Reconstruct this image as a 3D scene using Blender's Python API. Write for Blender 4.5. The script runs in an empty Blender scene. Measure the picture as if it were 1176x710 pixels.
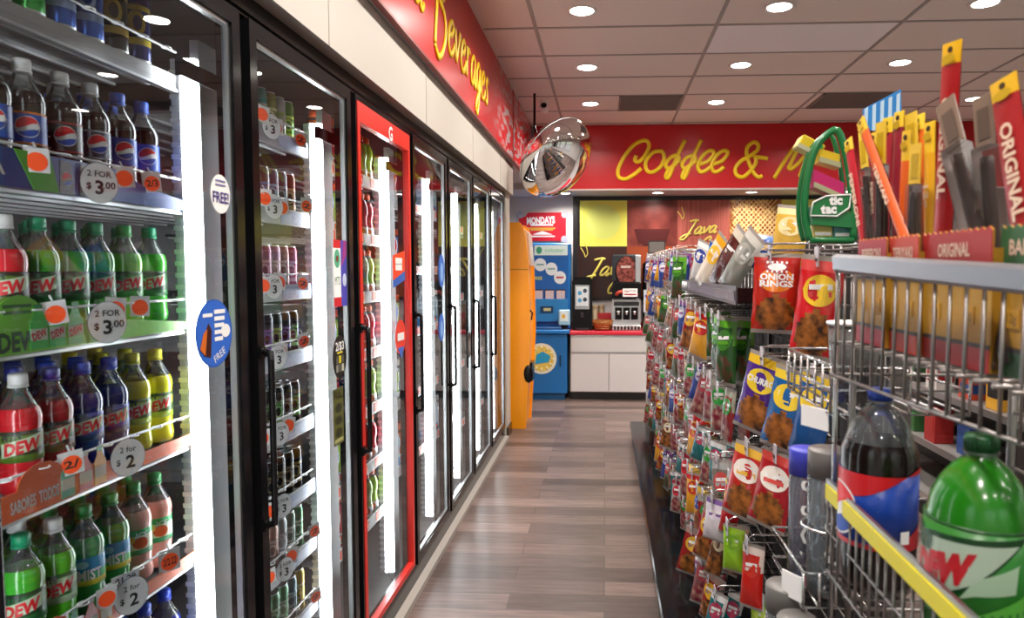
import bpy, math, random
from mathutils import Matrix, Vector
R = random.Random(7)
PI = math.pi
C = bpy.context.scene.collection
sc = bpy.context.scene

# ------------------------------------------------------------------ camera
F = 780.0; CX = 655.0; CY = 355.0; CAMH = 1.6
YAW = math.atan(40 / 780); PIT = math.atan(45 / 780)
cam_d = bpy.data.cameras.new('camera')
cam_d.sensor_width = 36; cam_d.lens = 36 * F / 1176
cam_d.shift_x = -(CX - 588) / 1176
cam_d.clip_start = .05; cam_d.clip_end = 60
cam_d.dof.use_dof = True; cam_d.dof.focus_distance = 3.2; cam_d.dof.aperture_fstop = 5.6
cam = bpy.data.objects.new('camera', cam_d); C.objects.link(cam)
cam.location = (0, 0, CAMH); cam.rotation_euler = (PI / 2 - PIT, 0, YAW)
sc.camera = cam

def P(x, y, **k):
    """world point where the sight line of a photo pixel meets a plane X=, Y= or Z="""
    a = (x - CX) / F; b = -(y - CY) / F
    fy = math.cos(PIT) + b * math.sin(PIT); dz = -math.sin(PIT) + b * math.cos(PIT)
    dx = a * math.cos(YAW) - fy * math.sin(YAW); dy = a * math.sin(YAW) + fy * math.cos(YAW)
    if 'X' in k: t = k['X'] / dx
    elif 'Y' in k: t = k['Y'] / dy
    else: t = (k['Z'] - CAMH) / dz
    return Vector((dx * t, dy * t, CAMH + dz * t))

# ------------------------------------------------------------------ materials
_m = {}
def M(name, col=(.8, .8, .8), rough=.5, metal=0, emit=0, coat=0, spec=.5, ecol=None, alpha=1, bump=0, bscale=80, var=0, vscale=8):
    if name in _m: return _m[name]
    m = bpy.data.materials.new(name); m.use_nodes = True
    nt = m.node_tree; b = nt.nodes['Principled BSDF']
    b.inputs['Base Color'].default_value = (*col, 1)
    b.inputs['Roughness'].default_value = rough; b.inputs['Metallic'].default_value = metal
    b.inputs['Coat Weight'].default_value = coat; b.inputs['Coat Roughness'].default_value = .08
    b.inputs['Specular IOR Level'].default_value = spec
    b.inputs['Alpha'].default_value = alpha
    if emit:
        b.inputs['Emission Color'].default_value = (*(ecol or col), 1); b.inputs['Emission Strength'].default_value = emit
    if bump or var:
        tc = nt.nodes.new('ShaderNodeTexCoord'); n = nt.nodes.new('ShaderNodeTexNoise')
        n.inputs['Scale'].default_value = bscale if bump else vscale; n.inputs['Detail'].default_value = 4
        nt.links.new(tc.outputs['Object'], n.inputs['Vector'])
        if bump:
            bp = nt.nodes.new('ShaderNodeBump'); bp.inputs['Strength'].default_value = bump; bp.inputs['Distance'].default_value = .005
            nt.links.new(n.outputs['Fac'], bp.inputs['Height']); nt.links.new(bp.outputs['Normal'], b.inputs['Normal'])
        if var:
            cr = nt.nodes.new('ShaderNodeValToRGB')
            cr.color_ramp.elements[0].color = (*[max(0, c * (1 - var)) for c in col], 1)
            cr.color_ramp.elements[1].color = (*[min(1, c * (1 + var)) for c in col], 1)
            cr.color_ramp.elements[0].position = .35; cr.color_ramp.elements[1].position = .65
            nt.links.new(n.outputs['Fac'], cr.inputs['Fac']); nt.links.new(cr.outputs['Color'], b.inputs['Base Color'])
    _m[name] = m; return m

def glassy(name, ior=1.5, tint=(1, 1, 1), rough=.0, keep=0.0, kcol=(.8, .8, .8)):
    """thin clear sheet: fresnel mix of see-through and mirror; keep = share of diffuse haze"""
    if name in _m: return _m[name]
    m = bpy.data.materials.new(name); m.use_nodes = True; nt = m.node_tree
    nt.nodes.remove(nt.nodes['Principled BSDF'])
    out = nt.nodes['Material Output']
    t = nt.nodes.new('ShaderNodeBsdfTransparent'); t.inputs[0].default_value = (*tint, 1)
    g = nt.nodes.new('ShaderNodeBsdfGlossy'); g.inputs['Roughness'].default_value = rough
    f = nt.nodes.new('ShaderNodeFresnel'); f.inputs['IOR'].default_value = ior
    mx = nt.nodes.new('ShaderNodeMixShader')
    nt.links.new(f.outputs[0], mx.inputs[0])
    if keep:
        d = nt.nodes.new('ShaderNodeBsdfDiffuse'); d.inputs[0].default_value = (*kcol, 1)
        m2 = nt.nodes.new('ShaderNodeMixShader'); m2.inputs[0].default_value = keep
        nt.links.new(t.outputs[0], m2.inputs[1]); nt.links.new(d.outputs[0], m2.inputs[2])
        nt.links.new(m2.outputs[0], mx.inputs[1])
    else: nt.links.new(t.outputs[0], mx.inputs[1])
    nt.links.new(g.outputs[0], mx.inputs[2]); nt.links.new(mx.outputs[0], out.inputs[0])
    _m[name] = m; return m

def nodes_mat(name):
    m = bpy.data.materials.new(name); m.use_nodes = True; _m[name] = m
    return m, m.node_tree, m.node_tree.nodes['Principled BSDF']

def hexc(s):
    v = [int(s[i:i + 2], 16) / 255 for i in (0, 2, 4)]
    return tuple(c / 12.92 if c <= .04045 else ((c + .055) / 1.055) ** 2.4 for c in v)
def K(h, rough=.35, **k): return M('paint ' + h + '%.2f' % rough + str(sorted(k.items())), hexc(h), rough, **k)

BLACK = M('black plastic', (.006, .006, .007), .13, spec=.28)
CHROME = M('chrome wire', (.62, .62, .62), .25, metal=1)
WIRE = M('dull steel wire', (.26, .245, .235), .4, metal=1)
WHITEP = M('white plastic', (.82, .82, .82), .4)
ALU = M('brushed aluminium', (.65, .66, .67), .35, metal=1)
CARD = M('white card', (.9, .9, .9), .55)
ORANGE = M('orange fluorescent sticker with added glow', hexc('ff5a28'), .5, emit=.15)  # faint glow put into the sticker colour, it is no lamp
INK = M('black ink', (.01, .01, .012), .5)

# floor
fm, nt, b = nodes_mat('grey brown wood plank floor')
tc = nt.nodes.new('ShaderNodeTexCoord')
br = nt.nodes.new('ShaderNodeTexBrick'); br.inputs['Scale'].default_value = 1
br.inputs['Brick Width'].default_value = 1.25; br.inputs['Row Height'].default_value = .155; br.inputs['Mortar Size'].default_value = .0022
br.inputs['Color1'].default_value = (.085, .062, .055, 1); br.inputs['Color2'].default_value = (.27, .20, .18, 1); br.inputs['Mortar'].default_value = (.05, .04, .04, 1)
br.offset = .37; br.offset_frequency = 2
mp = nt.nodes.new('ShaderNodeMapping'); mp.inputs['Scale'].default_value = (2.2, 30, 1)
no = nt.nodes.new('ShaderNodeTexNoise'); no.inputs['Scale'].default_value = 1.6; no.inputs['Detail'].default_value = 6; no.inputs['Roughness'].default_value = .65
cr = nt.nodes.new('ShaderNodeValToRGB'); cr.color_ramp.elements[0].position = .3; cr.color_ramp.elements[1].position = .75
cr.color_ramp.elements[0].color = (.45, .43, .42, 1); cr.color_ramp.elements[1].color = (1.25, 1.2, 1.2, 1)
mx = nt.nodes.new('ShaderNodeMix'); mx.data_type = 'RGBA'; mx.blend_type = 'MULTIPLY'; mx.inputs[0].default_value = 1
nt.links.new(tc.outputs['Object'], br.inputs['Vector']); nt.links.new(tc.outputs['Object'], mp.inputs['Vector'])
nt.links.new(mp.outputs[0], no.inputs['Vector']); nt.links.new(no.outputs['Fac'], cr.inputs['Fac'])
nt.links.new(br.outputs['Color'], mx.inputs[6]); nt.links.new(cr.outputs['Color'], mx.inputs[7]); nt.links.new(mx.outputs[2], b.inputs['Base Color'])
b.inputs['Roughness'].default_value = .34; b.inputs['Specular IOR Level'].default_value = .6
FLOOR = fm

# ------------------------------------------------------------------ mesh builder
_text = {}
def text_mesh(s, bold=.0):
    key = (s, bold)
    if key not in _text:
        cu = bpy.data.curves.new('lettering', 'FONT'); cu.body = s; cu.resolution_u = 2; cu.offset = bold
        cu.align_x = 'CENTER'; cu.align_y = 'CENTER'
        ob = bpy.data.objects.new('lettering', cu); C.objects.link(ob)
        me = bpy.data.meshes.new_from_object(ob)
        _text[key] = ([tuple(v.co[:2]) for v in me.vertices], [tuple(p.vertices) for p in me.polygons])
        bpy.data.objects.remove(ob); bpy.data.curves.remove(cu); bpy.data.meshes.remove(me)
    return _text[key]

class MB:
    def __init__(s): s.v = []; s.f = []; s.mi = []; s.sm = []; s.mats = []
    def _mat(s, m):
        if m not in s.mats: s.mats.append(m)
        return s.mats.index(m)
    def add(s, vs, fs, m, smooth=False, T=None, fn=None):
        o = len(s.v); k = s._mat(m) if not isinstance(m, list) else None
        for p in vs:
            p = Vector(p)
            if T is not None: p = T @ p
            if fn: p = Vector(fn(*p))
            s.v.append(p)
        for i, f in enumerate(fs):
            s.f.append([a + o for a in f]); s.mi.append(k if k is not None else s._mat(m[i])); s.sm.append(smooth)
        return s
    def box(s, c, d, m, T=None, bev=0):
        x, y, z = [q / 2 for q in d]
        if bev:
            e = min(bev, x * .9, y * .9, z * .9); vs = []; import itertools
            idx = {}
            for sx, sy, sz in itertools.product((-1, 1), repeat=3):
                for ax in range(3):
                    q = [sx * (x - e), sy * (y - e), sz * (z - e)]
                    q[ax] = (sx * x, sy * y, sz * z)[ax]
                    idx[(sx, sy, sz, ax)] = len(vs); vs.append((q[0] + c[0], q[1] + c[1], q[2] + c[2]))
            fs = []
            for ax in range(3):
                a, b_ = [i for i in range(3) if i != ax]
                for sg in (-1, 1):
                    cyc = []
                    for u, w in ((-1, -1), (1, -1), (1, 1), (-1, 1)):
                        t = [0, 0, 0]; t[ax] = sg; t[a] = u; t[b_] = w; cyc.append(idx[(*t, ax)])
                    fs.append(cyc if (sg > 0) == (ax != 1) else cyc[::-1])
            for ax in range(3):      # edges along ax
                a, b_ = [i for i in range(3) if i != ax]
                for u in (-1, 1):
                    for w in (-1, 1):
                        q = []
                        for e1, aa in ((-1, a), (1, a), (1, b_), (-1, b_)):
                            t = [0, 0, 0]; t[ax] = e1; t[a] = u; t[b_] = w; q.append(idx[(*t, aa)])
                        n = (Vector(vs[q[1]]) - Vector(vs[q[0]])).cross(Vector(vs[q[2]]) - Vector(vs[q[1]]))
                        d_ = [0, 0, 0]; d_[a] = u; d_[b_] = w
                        fs.append(q if n.dot(Vector(d_)) > 0 else q[::-1])
            for sx, sy, sz in itertools.product((-1, 1), repeat=3):
                q = [idx[(sx, sy, sz, 0)], idx[(sx, sy, sz, 1)], idx[(sx, sy, sz, 2)]]
                fs.append(q if sx * sy * sz > 0 else q[::-1])
            return s.add(vs, fs, m, False, T)
        vs = [(c[0] + i * x, c[1] + j * y, c[2] + k * z) for i in (-1, 1) for j in (-1, 1) for k in (-1, 1)]
        fs = [(0, 1, 3, 2), (4, 6, 7, 5), (0, 4, 5, 1), (2, 3, 7, 6), (0, 2, 6, 4), (1, 5, 7, 3)]
        return s.add(vs, fs, m, False, T)
    def b2(s, a, b_, m, **k):
        return s.box([(a[i] + b_[i]) / 2 for i in range(3)], [abs(a[i] - b_[i]) for i in range(3)], m, **k)
    def lathe(s, prof, m, n=20, T=None, smooth=True, lobes=None):
        """prof: list of (r,z[,mat]); segment i uses the material of its first point"""
        vs = []; fs = []; ms = []; cur = m
        for i, p in enumerate(prof):
            for j in range(n):
                a = 2 * PI * j / n; r = p[0]
                vs.append((r * math.cos(a), r * math.sin(a), p[1]))
        for i in range(len(prof) - 1):
            if len(prof[i]) > 2: cur = prof[i][2]
            for j in range(n):
                k = (j + 1) % n
                fs.append((i * n + j, i * n + k, (i + 1) * n + k, (i + 1) * n + j)); ms.append(cur)
        if prof[0][0] > 1e-5: fs.append(tuple(range(n))[::-1]); ms.append(prof[0][2] if len(prof[0]) > 2 else m)
        if prof[-1][0] > 1e-5: fs.append(tuple((len(prof) - 1) * n + j for j in range(n))); ms.append(cur)
        return s.add(vs, fs, ms, smooth, T)
    def tube(s, pts, r, m, n=6, T=None, closed=False, flat=None):
        """round wire through the points; flat=(axis vector, factor) squashes the section along an axis"""
        pts = [Vector(p) for p in pts]; N = len(pts); vs = []; fs = []
        up = Vector((0, 0, 1)); pu = None
        for i in range(N):
            if closed: t = pts[(i + 1) % N] - pts[i - 1]
            else: t = pts[min(i + 1, N - 1)] - pts[max(i - 1, 0)]
            if t.length < 1e-9: t = Vector((0, 0, 1))
            t.normalize()
            if pu is None:
                u = t.cross(up if abs(t.z) < .9 else Vector((1, 0, 0)))
            else: u = pu - t * pu.dot(t)
            if u.length < 1e-6: u = t.cross(Vector((.3, .8, .5)))
            u.normalize(); w = t.cross(u); pu = u
            for j in range(n):
                a = 2 * PI * j / n; d = (u * math.cos(a) + w * math.sin(a)) * r
                if flat: d = d - flat[0] * d.dot(flat[0]) * (1 - flat[1])
                vs.append(pts[i] + d)
        for i in range(N if closed else N - 1):
            for j in range(n):
                k = (j + 1) % n; i2 = (i + 1) % N
                fs.append((i * n + j, i * n + k, i2 * n + k, i2 * n + j))
        if not closed: fs.append(tuple(range(n))[::-1]); fs.append(tuple((N - 1) * n + j for j in range(n)))
        return s.add(vs, fs, m, True, T)
    def poly(s, pts, m, T=None, fn=None): return s.add(pts, [tuple(range(len(pts)))], m, False, T, fn)
    def prism(s, pts2, y0, y1, m, T=None, smooth=False):
        """outline in the XZ plane, extruded from y0 to y1 (front is y0)"""
        n = len(pts2); vs = [(p[0], y0, p[1]) for p in pts2] + [(p[0], y1, p[1]) for p in pts2]
        ar = sum(pts2[i][0] * pts2[(i + 1) % n][1] - pts2[(i + 1) % n][0] * pts2[i][1] for i in range(n))
        fs = [tuple(range(n)), tuple(range(2 * n - 1, n - 1, -1))] + [(i, i + n, (i + 1) % n + n, (i + 1) % n) for i in range(n)]
        if ar < 0: fs = [f[::-1] for f in fs]
        return s.add(vs, fs, m, smooth, T)
    def disc(s, cx, cz, rx, rz, m, y=0, n=20, T=None, fn=None, a0=0, a1=2 * PI):
        return s.add([(cx + rx * math.cos(a0 + (a1 - a0) * i / n), y, cz + rz * math.sin(a0 + (a1 - a0) * i / n)) for i in range(n)], [tuple(range(n))], m, False, T, fn)
    def text(s, t, cx, cz, h, m, y=0, w=None, T=None, fn=None, bold=.0, shear=0, rot=0):
        """flat letters in the XZ plane, facing -Y, capital height about h"""
        vs, fs = text_mesh(t, bold); k = h / .7
        x0 = min(v[0] for v in vs); x1 = max(v[0] for v in vs)
        kx = (w / (x1 - x0)) if w else k; mxx = (x0 + x1) / 2
        ca, sa = math.cos(rot), math.sin(rot); o = []
        for a, b_ in vs:
            u = (a - mxx) * kx + b_ * k * shear; v = b_ * k
            o.append((cx + u * ca - v * sa, y, cz + u * sa + v * ca))
        return s.add(o, fs, m, False, T, fn)
    def build(s, name, parent=None, loc=(0, 0, 0), rz=0, **props):
        me = bpy.data.meshes.new(name); me.from_pydata([tuple(v) for v in s.v], [], s.f)
        for m in s.mats: me.materials.append(m)
        me.polygons.foreach_set('material_index', s.mi); me.polygons.foreach_set('use_smooth', s.sm); me.update()
        o = bpy.data.objects.new(name, me); C.objects.link(o); o.parent = parent
        o.location = loc; o.rotation_euler = (0, 0, rz)
        for k, v in props.items(): o[k] = v
        return o

def thing(name, label, cat, loc=(0, 0, 0), rz=0, group=None):
    o = bpy.data.objects.new(name, None); C.objects.link(o); o.empty_display_size = .05
    o.location = loc; o.rotation_euler = (0, 0, rz); o['label'] = label; o['category'] = cat
    if group: o['group'] = group
    return o
def tag(o, label, cat, group=None):
    o['label'] = label; o['category'] = cat
    if group: o['group'] = group
    return o
def dup(root, label, loc, rz=None, group=None):
    r = root.copy(); C.objects.link(r); r.location = loc
    if rz is not None: r.rotation_euler = (0, 0, rz)
    r['label'] = label
    if group: r['group'] = group
    for ch in list(root.children):
        c = ch.copy(); C.objects.link(c); c.parent = r
        for g in list(ch.children):
            d = g.copy(); C.objects.link(d); d.parent = c
    return r
def struct(name, mb):
    o = mb.build(name); o['kind'] = 'structure'; return o
ORD = ['nearest', 'second', 'third', 'fourth', 'fifth', 'sixth', 'seventh', 'eighth', 'ninth', 'tenth', 'eleventh', 'twelfth', 'thirteenth', 'fourteenth', 'fifteenth', 'sixteenth',
       'seventeenth', 'eighteenth', 'nineteenth', 'twentieth', 'twenty first', 'twenty second', 'twenty third', 'twenty fourth', 'twenty fifth', 'twenty sixth', 'twenty seventh', 'twenty eighth', 'twenty ninth', 'thirtieth']
def smooth_pts(p, k=4, closed=False):
    p = [Vector(q) for q in p]; o = []; N = len(p)
    for i in range(N if closed else N - 1):
        if closed: a, b_, c, d = p[i - 1], p[i], p[(i + 1) % N], p[(i + 2) % N]
        else: a, b_, c, d = p[max(i - 1, 0)], p[i], p[i + 1], p[min(i + 2, N - 1)]
        for j in range(k):
            t = j / k
            o.append(.5 * ((2 * b_) + (c - a) * t + (2 * a - 5 * b_ + 4 * c - d) * t * t + (3 * b_ - a - 3 * c + d) * t ** 3))
    if not closed: o.append(p[-1])
    return o

# hand lettering strokes, baseline 0, x height 1
SCRIPT = {
    'B': (1.5, [[(.35, 2.0), (.25, 1.2), (.15, .3), (.1, -.3)], [(.35, 2.0), (.9, 2.2), (1.2, 1.9), (1.0, 1.35), (.5, 1.05), (1.0, .9), (1.25, .4), (1.0, -.2), (.5, -.55), (.1, -.3)]]),
    'e': (.85, [[(.05, .5), (.45, .6), (.65, .85), (.5, 1.0), (.2, .8), (.08, .35), (.25, .02), (.55, .05), (.85, .4)]]),
    'v': (.8, [[(.05, .95), (.15, .5), (.25, .03), (.55, .6), (.65, 1.0), (.8, .85)]]),
    'r': (.75, [[(.1, 1.0), (.15, .5), (.05, 0)], [(.12, .55), (.35, .95), (.6, .9)]]),
    'a': (.95, [[(.7, .9), (.4, 1.0), (.1, .6), (.12, .1), (.4, .08), (.68, .6), (.72, .95), (.66, .2), (.8, .0), (.95, .3)]]),
    'g': (.9, [[(.65, .9), (.35, 1.0), (.08, .6), (.2, .1), (.5, .3), (.68, .9), (.6, .0), (.35, -.75), (.05, -.7), (.2, -.3), (.85, .25)]]),
    's': (.7, [[(.6, .85), (.4, 1.0), (.2, .75), (.45, .4), (.35, .02), (.05, .1)]]),
    'd': (.95, [[(.7, .8), (.4, 1.0), (.1, .6), (.12, .1), (.4, .08), (.68, .6), (.85, 2.0), (.66, .2), (.8, .0), (.95, .2)]]),
    'J': (1.2, [[(.1, 1.9), (.7, 2.1), (1.15, 2.0)], [(.85, 2.05), (.7, 1.0), (.45, -.2), (.1, -.7), (-.25, -.5), (.1, -.05), (.8, .2)]]),
    'C': (1.2, [[(1.0, 1.3), (1.15, 1.75), (.9, 2.0), (.4, 1.5), (.1, .7), (.25, .05), (.7, .05), (1.15, .5)]]),
    'f': (.6, [[(.75, 1.9), (.5, 1.7), (.35, .8), (.15, -.6)], [(.05, .95), (.65, 1.05)]]),
    'é': (.8, [[(.05, .5), (.45, .6), (.65, .85), (.5, 1.0), (.2, .8), (.08, .35), (.25, .02), (.7, .2)], [(.45, 1.3), (.7, 1.6)]]),
}
def script(mb, word, origin, udir, vdir, size, r, m, nrm, adv=1.0, shear=.25, slope=0):
    o = Vector(origin); u = Vector(udir); v = Vector(vdir); x = 0
    for ch in word:
        if ch == ' ': x += .6; continue
        w, strokes = SCRIPT[ch]
        for st in strokes:
            pts = [o + u * ((x + p[0] + p[1] * shear) * size * adv) + v * ((p[1] + x * slope) * size) for p in st]
            mb.tube(smooth_pts(pts, 4), r, m, n=6, flat=(Vector(nrm), .3))
        x += w
    return x * size * adv

# ------------------------------------------------------------------ room shell
CEIL = 3.27
mb = MB(); mb.b2((-2.3, -2.7, -.05), (5.6, 8.9, 0), FLOOR); struct('floor', mb)
# ceiling with tiles
CT = M('beige ceiling tile', (.80, .73, .68), .85, bump=.15, bscale=220)
CTW = M('whiter ceiling tile', (.90, .88, .90), .85)
BAR = M('ceiling tee bar', (.36, .33, .31), .6)
mb = MB(); mb.b2((-2.3, -2.7, CEIL), (5.6, 8.9, CEIL + .1), CT)
xs = [-.485 + 1.24 * i for i in range(0, 5)]; ys = [4.78 + .615 * i for i in range(-12, 6)]
for x in xs: mb.b2((x - .012, -2.7, CEIL - .006), (x + .012, 7.95, CEIL), BAR)
for y in ys:
    if y < 7.95: mb.b2((-.85, y - .012, CEIL - .005), (5.5, y + .012, CEIL - .0005), BAR)
mb.b2((.77, 4.79, CEIL - .003), (1.98, 5.38, CEIL), CTW)
struct('ceiling', mb)

WALLW = M('painted off white wall', (.62, .60, .60), .6)
BEIGE = M('beige wall panel', (.50, .46, .41), .5)
SOFF = M('grey soffit', (.45, .44, .45), .6)
RED = M('red sign vinyl', hexc('c0141c'), .32, spec=.5)
REDT = M('dark red trim', (.25, .02, .02), .4)
YEL = M('yellow sign lettering', hexc('f5cf10'), .4)
# back wall and bulkhead
mb = MB(); mb.b2((-2.3, 8.8, 0), (5.6, 8.9, CEIL), WALLW); struct('wall_back', mb)
mb = MB(); mb.b2((-1.4, 7.98, 2.54), (5.5, 8.79, CEIL), SOFF); struct('trim_1', mb)
# left: alcove wall past the coolers, beige fascia over the coolers
mb = MB(); mb.b2((-1.45, 6.62, 0), (-1.35, 8.79, 2.59), WALLW); struct('wall_left', mb)
mb = MB(); mb.b2((-1.34, 6.33, 0), (-.93, 6.6, 2.324), BEIGE)
mb.b2((-1.34, 6.2, 2.324), (-.895, 6.6, 2.61), BEIGE)
mb.b2((-1.05, -2.6, 2.325), (-.895, 6.199, 2.61), BEIGE)
for y in [2.2 + 1.2 * i for i in range(4)]: mb.b2((-.897, y, 2.325), (-.8935, y + .006, 2.61), M('beige joint', (.4, .36, .32), .6))
struct('trim_2', mb)
mb = MB(); mb.b2((-1.45, -2.6, 2.612), (-.88, 7.97, CEIL), SOFF); struct('trim_3', mb)
mb = MB(); mb.b2((-.93, 6.33, 0), (-.915, 6.6, .1), BLACK); struct('baseboard_left', mb)

# left sign: red band with lettering
t = thing('wall_sign', 'long red sign with yellow handwritten Beverages above the cooler doors', 'sign', (-.87, 3, 2.94))
fr, nt, b = nodes_mat('red sign with greyish noise')
tc = nt.nodes.new('ShaderNodeTexCoord'); sx = nt.nodes.new('ShaderNodeSeparateXYZ'); nt.links.new(tc.outputs['Object'], sx.inputs[0])
mr = nt.nodes.new('ShaderNodeMapRange'); mr.inputs['From Min'].default_value = 2.1; mr.inputs['From Max'].default_value = 2.9
nt.links.new(sx.outputs['Y'], mr.inputs['Value'])
no = nt.nodes.new('ShaderNodeTexNoise'); no.inputs['Scale'].default_value = 9; no.inputs['Detail'].default_value = 5
mp = nt.nodes.new('ShaderNodeMapping'); mp.inputs['Scale'].default_value = (1, .6, 2.2); nt.links.new(tc.outputs['Object'], mp.inputs['Vector']); nt.links.new(mp.outputs[0], no.inputs['Vector'])
cr = nt.nodes.new('ShaderNodeValToRGB'); cr.color_ramp.elements[0].position = .50; cr.color_ramp.elements[1].position = .56
nt.links.new(no.outputs['Fac'], cr.inputs['Fac'])
ml = nt.nodes.new('ShaderNodeMath'); ml.operation = 'MULTIPLY'; nt.links.new(mr.outputs[0], ml.inputs[0]); nt.links.new(cr.outputs[0], ml.inputs[1])
mx = nt.nodes.new('ShaderNodeMix'); mx.data_type = 'RGBA'; mx.inputs[6].default_value = (*hexc('c0141c'), 1); mx.inputs[7].default_value = (.42, .36, .36, 1)  # red breaks up into greyish noise towards the far end
nt.links.new(ml.outputs[0], mx.inputs[0]); nt.links.new(mx.outputs[2], b.inputs['Base Color']); b.inputs['Roughness'].default_value = .3
mb = MB(); mb.b2((-.009, -5.4, -.325), (.012, 4.9, .325), fr); mb.build('sign_face', t)
mb = MB(); mb.b2((-.009, -5.4, -.332), (.018, 4.9, -.32), REDT); mb.b2((.012, 3.35, -.32), (.015, 3.37, .325), REDT); mb.build('sign_trim', t)
mb = MB()
script(mb, 'Beverages', (.016, .42, -.15), (0, 1, 0), (0, 0, 1), .185, .0205, YEL, (1, 0, 0), adv=1.04, shear=.12)
script(mb, 'd', (.016, .05, -.13), (0, 1, 0), (0, 0, 1), .185, .017, YEL, (1, 0, 0), shear=.1)
mb.build('lettering', t)

# back sign
t = thing('bulkhead_sign', 'wide red bulkhead sign with yellow handwritten Coffee & M over the coffee counter', 'sign', (0, 7.97, 2.53))
mb = MB(); mb.b2((-.83, -.02, 0), (5.4, 0.005, .735), RED); mb.b2((-.83, -.024, -.012), (5.4, .005, .008), M('pale sign edge', (.55, .45, .43), .5)); mb.build('sign_face', t)
mb = MB()
def c1(p): q = P(590 + p[0] / 5.88, 120 + p[1] / 5.88, Y=7.945); return (q.x, -.026, q.z - 2.53)
def c2(p): return c1((p[0] + 190 * 5.88, p[1]))
Cs = [[(828, 345), (818, 378), (850, 385), (888, 340), (912, 290), (905, 252), (870, 245), (810, 275), (755, 340), (715, 410), (703, 460), (715, 495), (755, 503), (810, 475), (862, 432)],
      [(985, 315), (940, 325), (897, 375), (890, 420), (910, 455), (950, 452), (995, 415), (1015, 360), (1005, 322), (985, 315)]]
fs_ = [(150, 240), (110, 320), (72, 410), (38, 492), (20, 488), (38, 440), (85, 400), (108, 362), (90, 345), (50, 360), (20, 400), (30, 430), (65, 420), (112, 375)]
es_ = [(135, 405), (190, 385), (228, 345), (232, 318), (205, 312), (165, 340), (132, 390), (127, 430), (145, 455), (180, 445), (210, 420)]
am = [(562, 480), (530, 490), (490, 440), (458, 350), (460, 290), (500, 256), (530, 268), (530, 305), (490, 340), (420, 380), (380, 430), (387, 475), (430, 490), (480, 450), (515, 400), (520, 358)]
Mm = [[(640, 500), (700, 400), (770, 300), (828, 245), (800, 300), (752, 400), (740, 428), (762, 432), (820, 380), (890, 290), (930, 250), (870, 340), (812, 490)]]
def st(pts, f): mb.tube(smooth_pts([f(p) for p in pts], 4), .026, YEL, n=6, flat=(Vector((0, 1, 0)), .2))
for s_ in Cs: st(s_, c1)
st(fs_, c2); st([(p[0] - 110, p[1]) for p in fs_], c2); st(es_, c2); st([(p[0] + 93, p[1]) for p in es_], c2)
st(am, c2); st([(500, 355), (545, 358), (600, 365)], c2)
for s_ in Mm: st(s_, c2)
mb.build('lettering', t)

# right and front walls with windows (out of view, they let daylight in and appear in reflections)
PANE = glassy('window glass', 1.45)
def wallwin(name, axis, c, a0, a1, wins):
    mb = MB(); z0, z1 = .75, 2.6
    def seg(p, q, za, zb, th=.1, m=WALLW):
        if axis == 'x': mb.b2((c, p, za), (c + th, q, zb), m)
        else: mb.b2((p, c, za), (q, c + th, zb), m)
    seg(a0, a1, 0, z0); seg(a0, a1, z1, CEIL)
    e = [a0] + [v for w in wins for v in w] + [a1]
    for i in range(0, len(e), 2): seg(e[i], e[i + 1], z0, z1)
    struct(name, mb)
WN = 1
for (nm, ax, c, a0, a1, wins) in (('wall_right', 'x', 5.5, -2.7, 8.8, [(-2, -.3), (0, 1.7), (2, 3.7), (4, 5.7)]), ('wall_front', 'y', -2.7, -2.3, 5.5, [(-.6, 1), (1.3, 2.9), (3.2, 4.9)])):
    wallwin(nm, ax, c, a0, a1, wins)
    for (p, q) in wins:
        mb = MB(); FRM = M('dark window frame', (.04, .04, .045), .4)
        def sg(a, b_, za, zb, th=.05, m=FRM, off=.02):
            if ax == 'x': mb.b2((c + off, a, za), (c + off + th, b_, zb), m)
            else: mb.b2((a, c + off, za), (b_, c + off + th, zb), m)
        sg(p, p + .05, .75, 2.6); sg(q - .05, q, .75, 2.6); sg(p + .05, q - .05, .75, .8); sg(p + .05, q - .05, 2.55, 2.6); sg(p + .05, q - .05, 1.9, 1.94)
        sg(p + .05, q - .05, .8, 1.9, .006, PANE, .04); sg(p + .05, q - .05, 1.94, 2.55, .006, PANE, .04)
        struct('window_%d' % WN, mb); WN += 1

# ------------------------------------------------------------------ downlights, vents, camera, mirror
LENS = M('lit downlight lens', (1, .95, .88), .5, emit=22, ecol=(1, .93, .84))
TRIM = M('white downlight trim', (.8, .78, .75), .4)
def downlight(x, y, z, label, r=.075, grp='round ceiling downlights', power=25):
    t = thing('ceiling_downlight', label, 'ceiling light', (x, y, z), group=grp)
    mb = MB(); mb.lathe([(r + .022, 0), (r + .02, -.006), (r + .004, -.006), (r, -.002), (r, 0)], TRIM, 28); mb.build('trim_ring', t)
    mb = MB(); mb.lathe([(0, -.003), (r, -.003), (r, -.0005)], LENS, 28); mb.build('lens', t)
    ld = bpy.data.lights.new('downlight', 'AREA'); ld.shape = 'DISK'; ld.size = .15; ld.energy = power; ld.color = (1, .93, .85); ld.spread = math.radians(150)
    lo = bpy.data.objects.new('downlight_lamp', ld); C.objects.link(lo); lo.parent = t; lo.location = (0, 0, -.012)
colw = ['over the cooler aisle', 'over the snack racks', 'over the far right aisle', 'by the right windows']
for i, x in enumerate((-.155, 1.10, 2.37, 3.6)):
    for j, y in enumerate((6.94, 5.71, 4.48, 3.25, 2.02, .79, -.44, -1.67)):
        nm = ['first', 'second', 'third', 'fourth', 'fifth', 'sixth', 'seventh', 'eighth'][j]
        downlight(x, y, CEIL - .001, 'round lit downlight %s, %s from the coffee sign' % (colw[i], nm), power=22 if i == 0 else 19 if y > 4 else 7)
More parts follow.
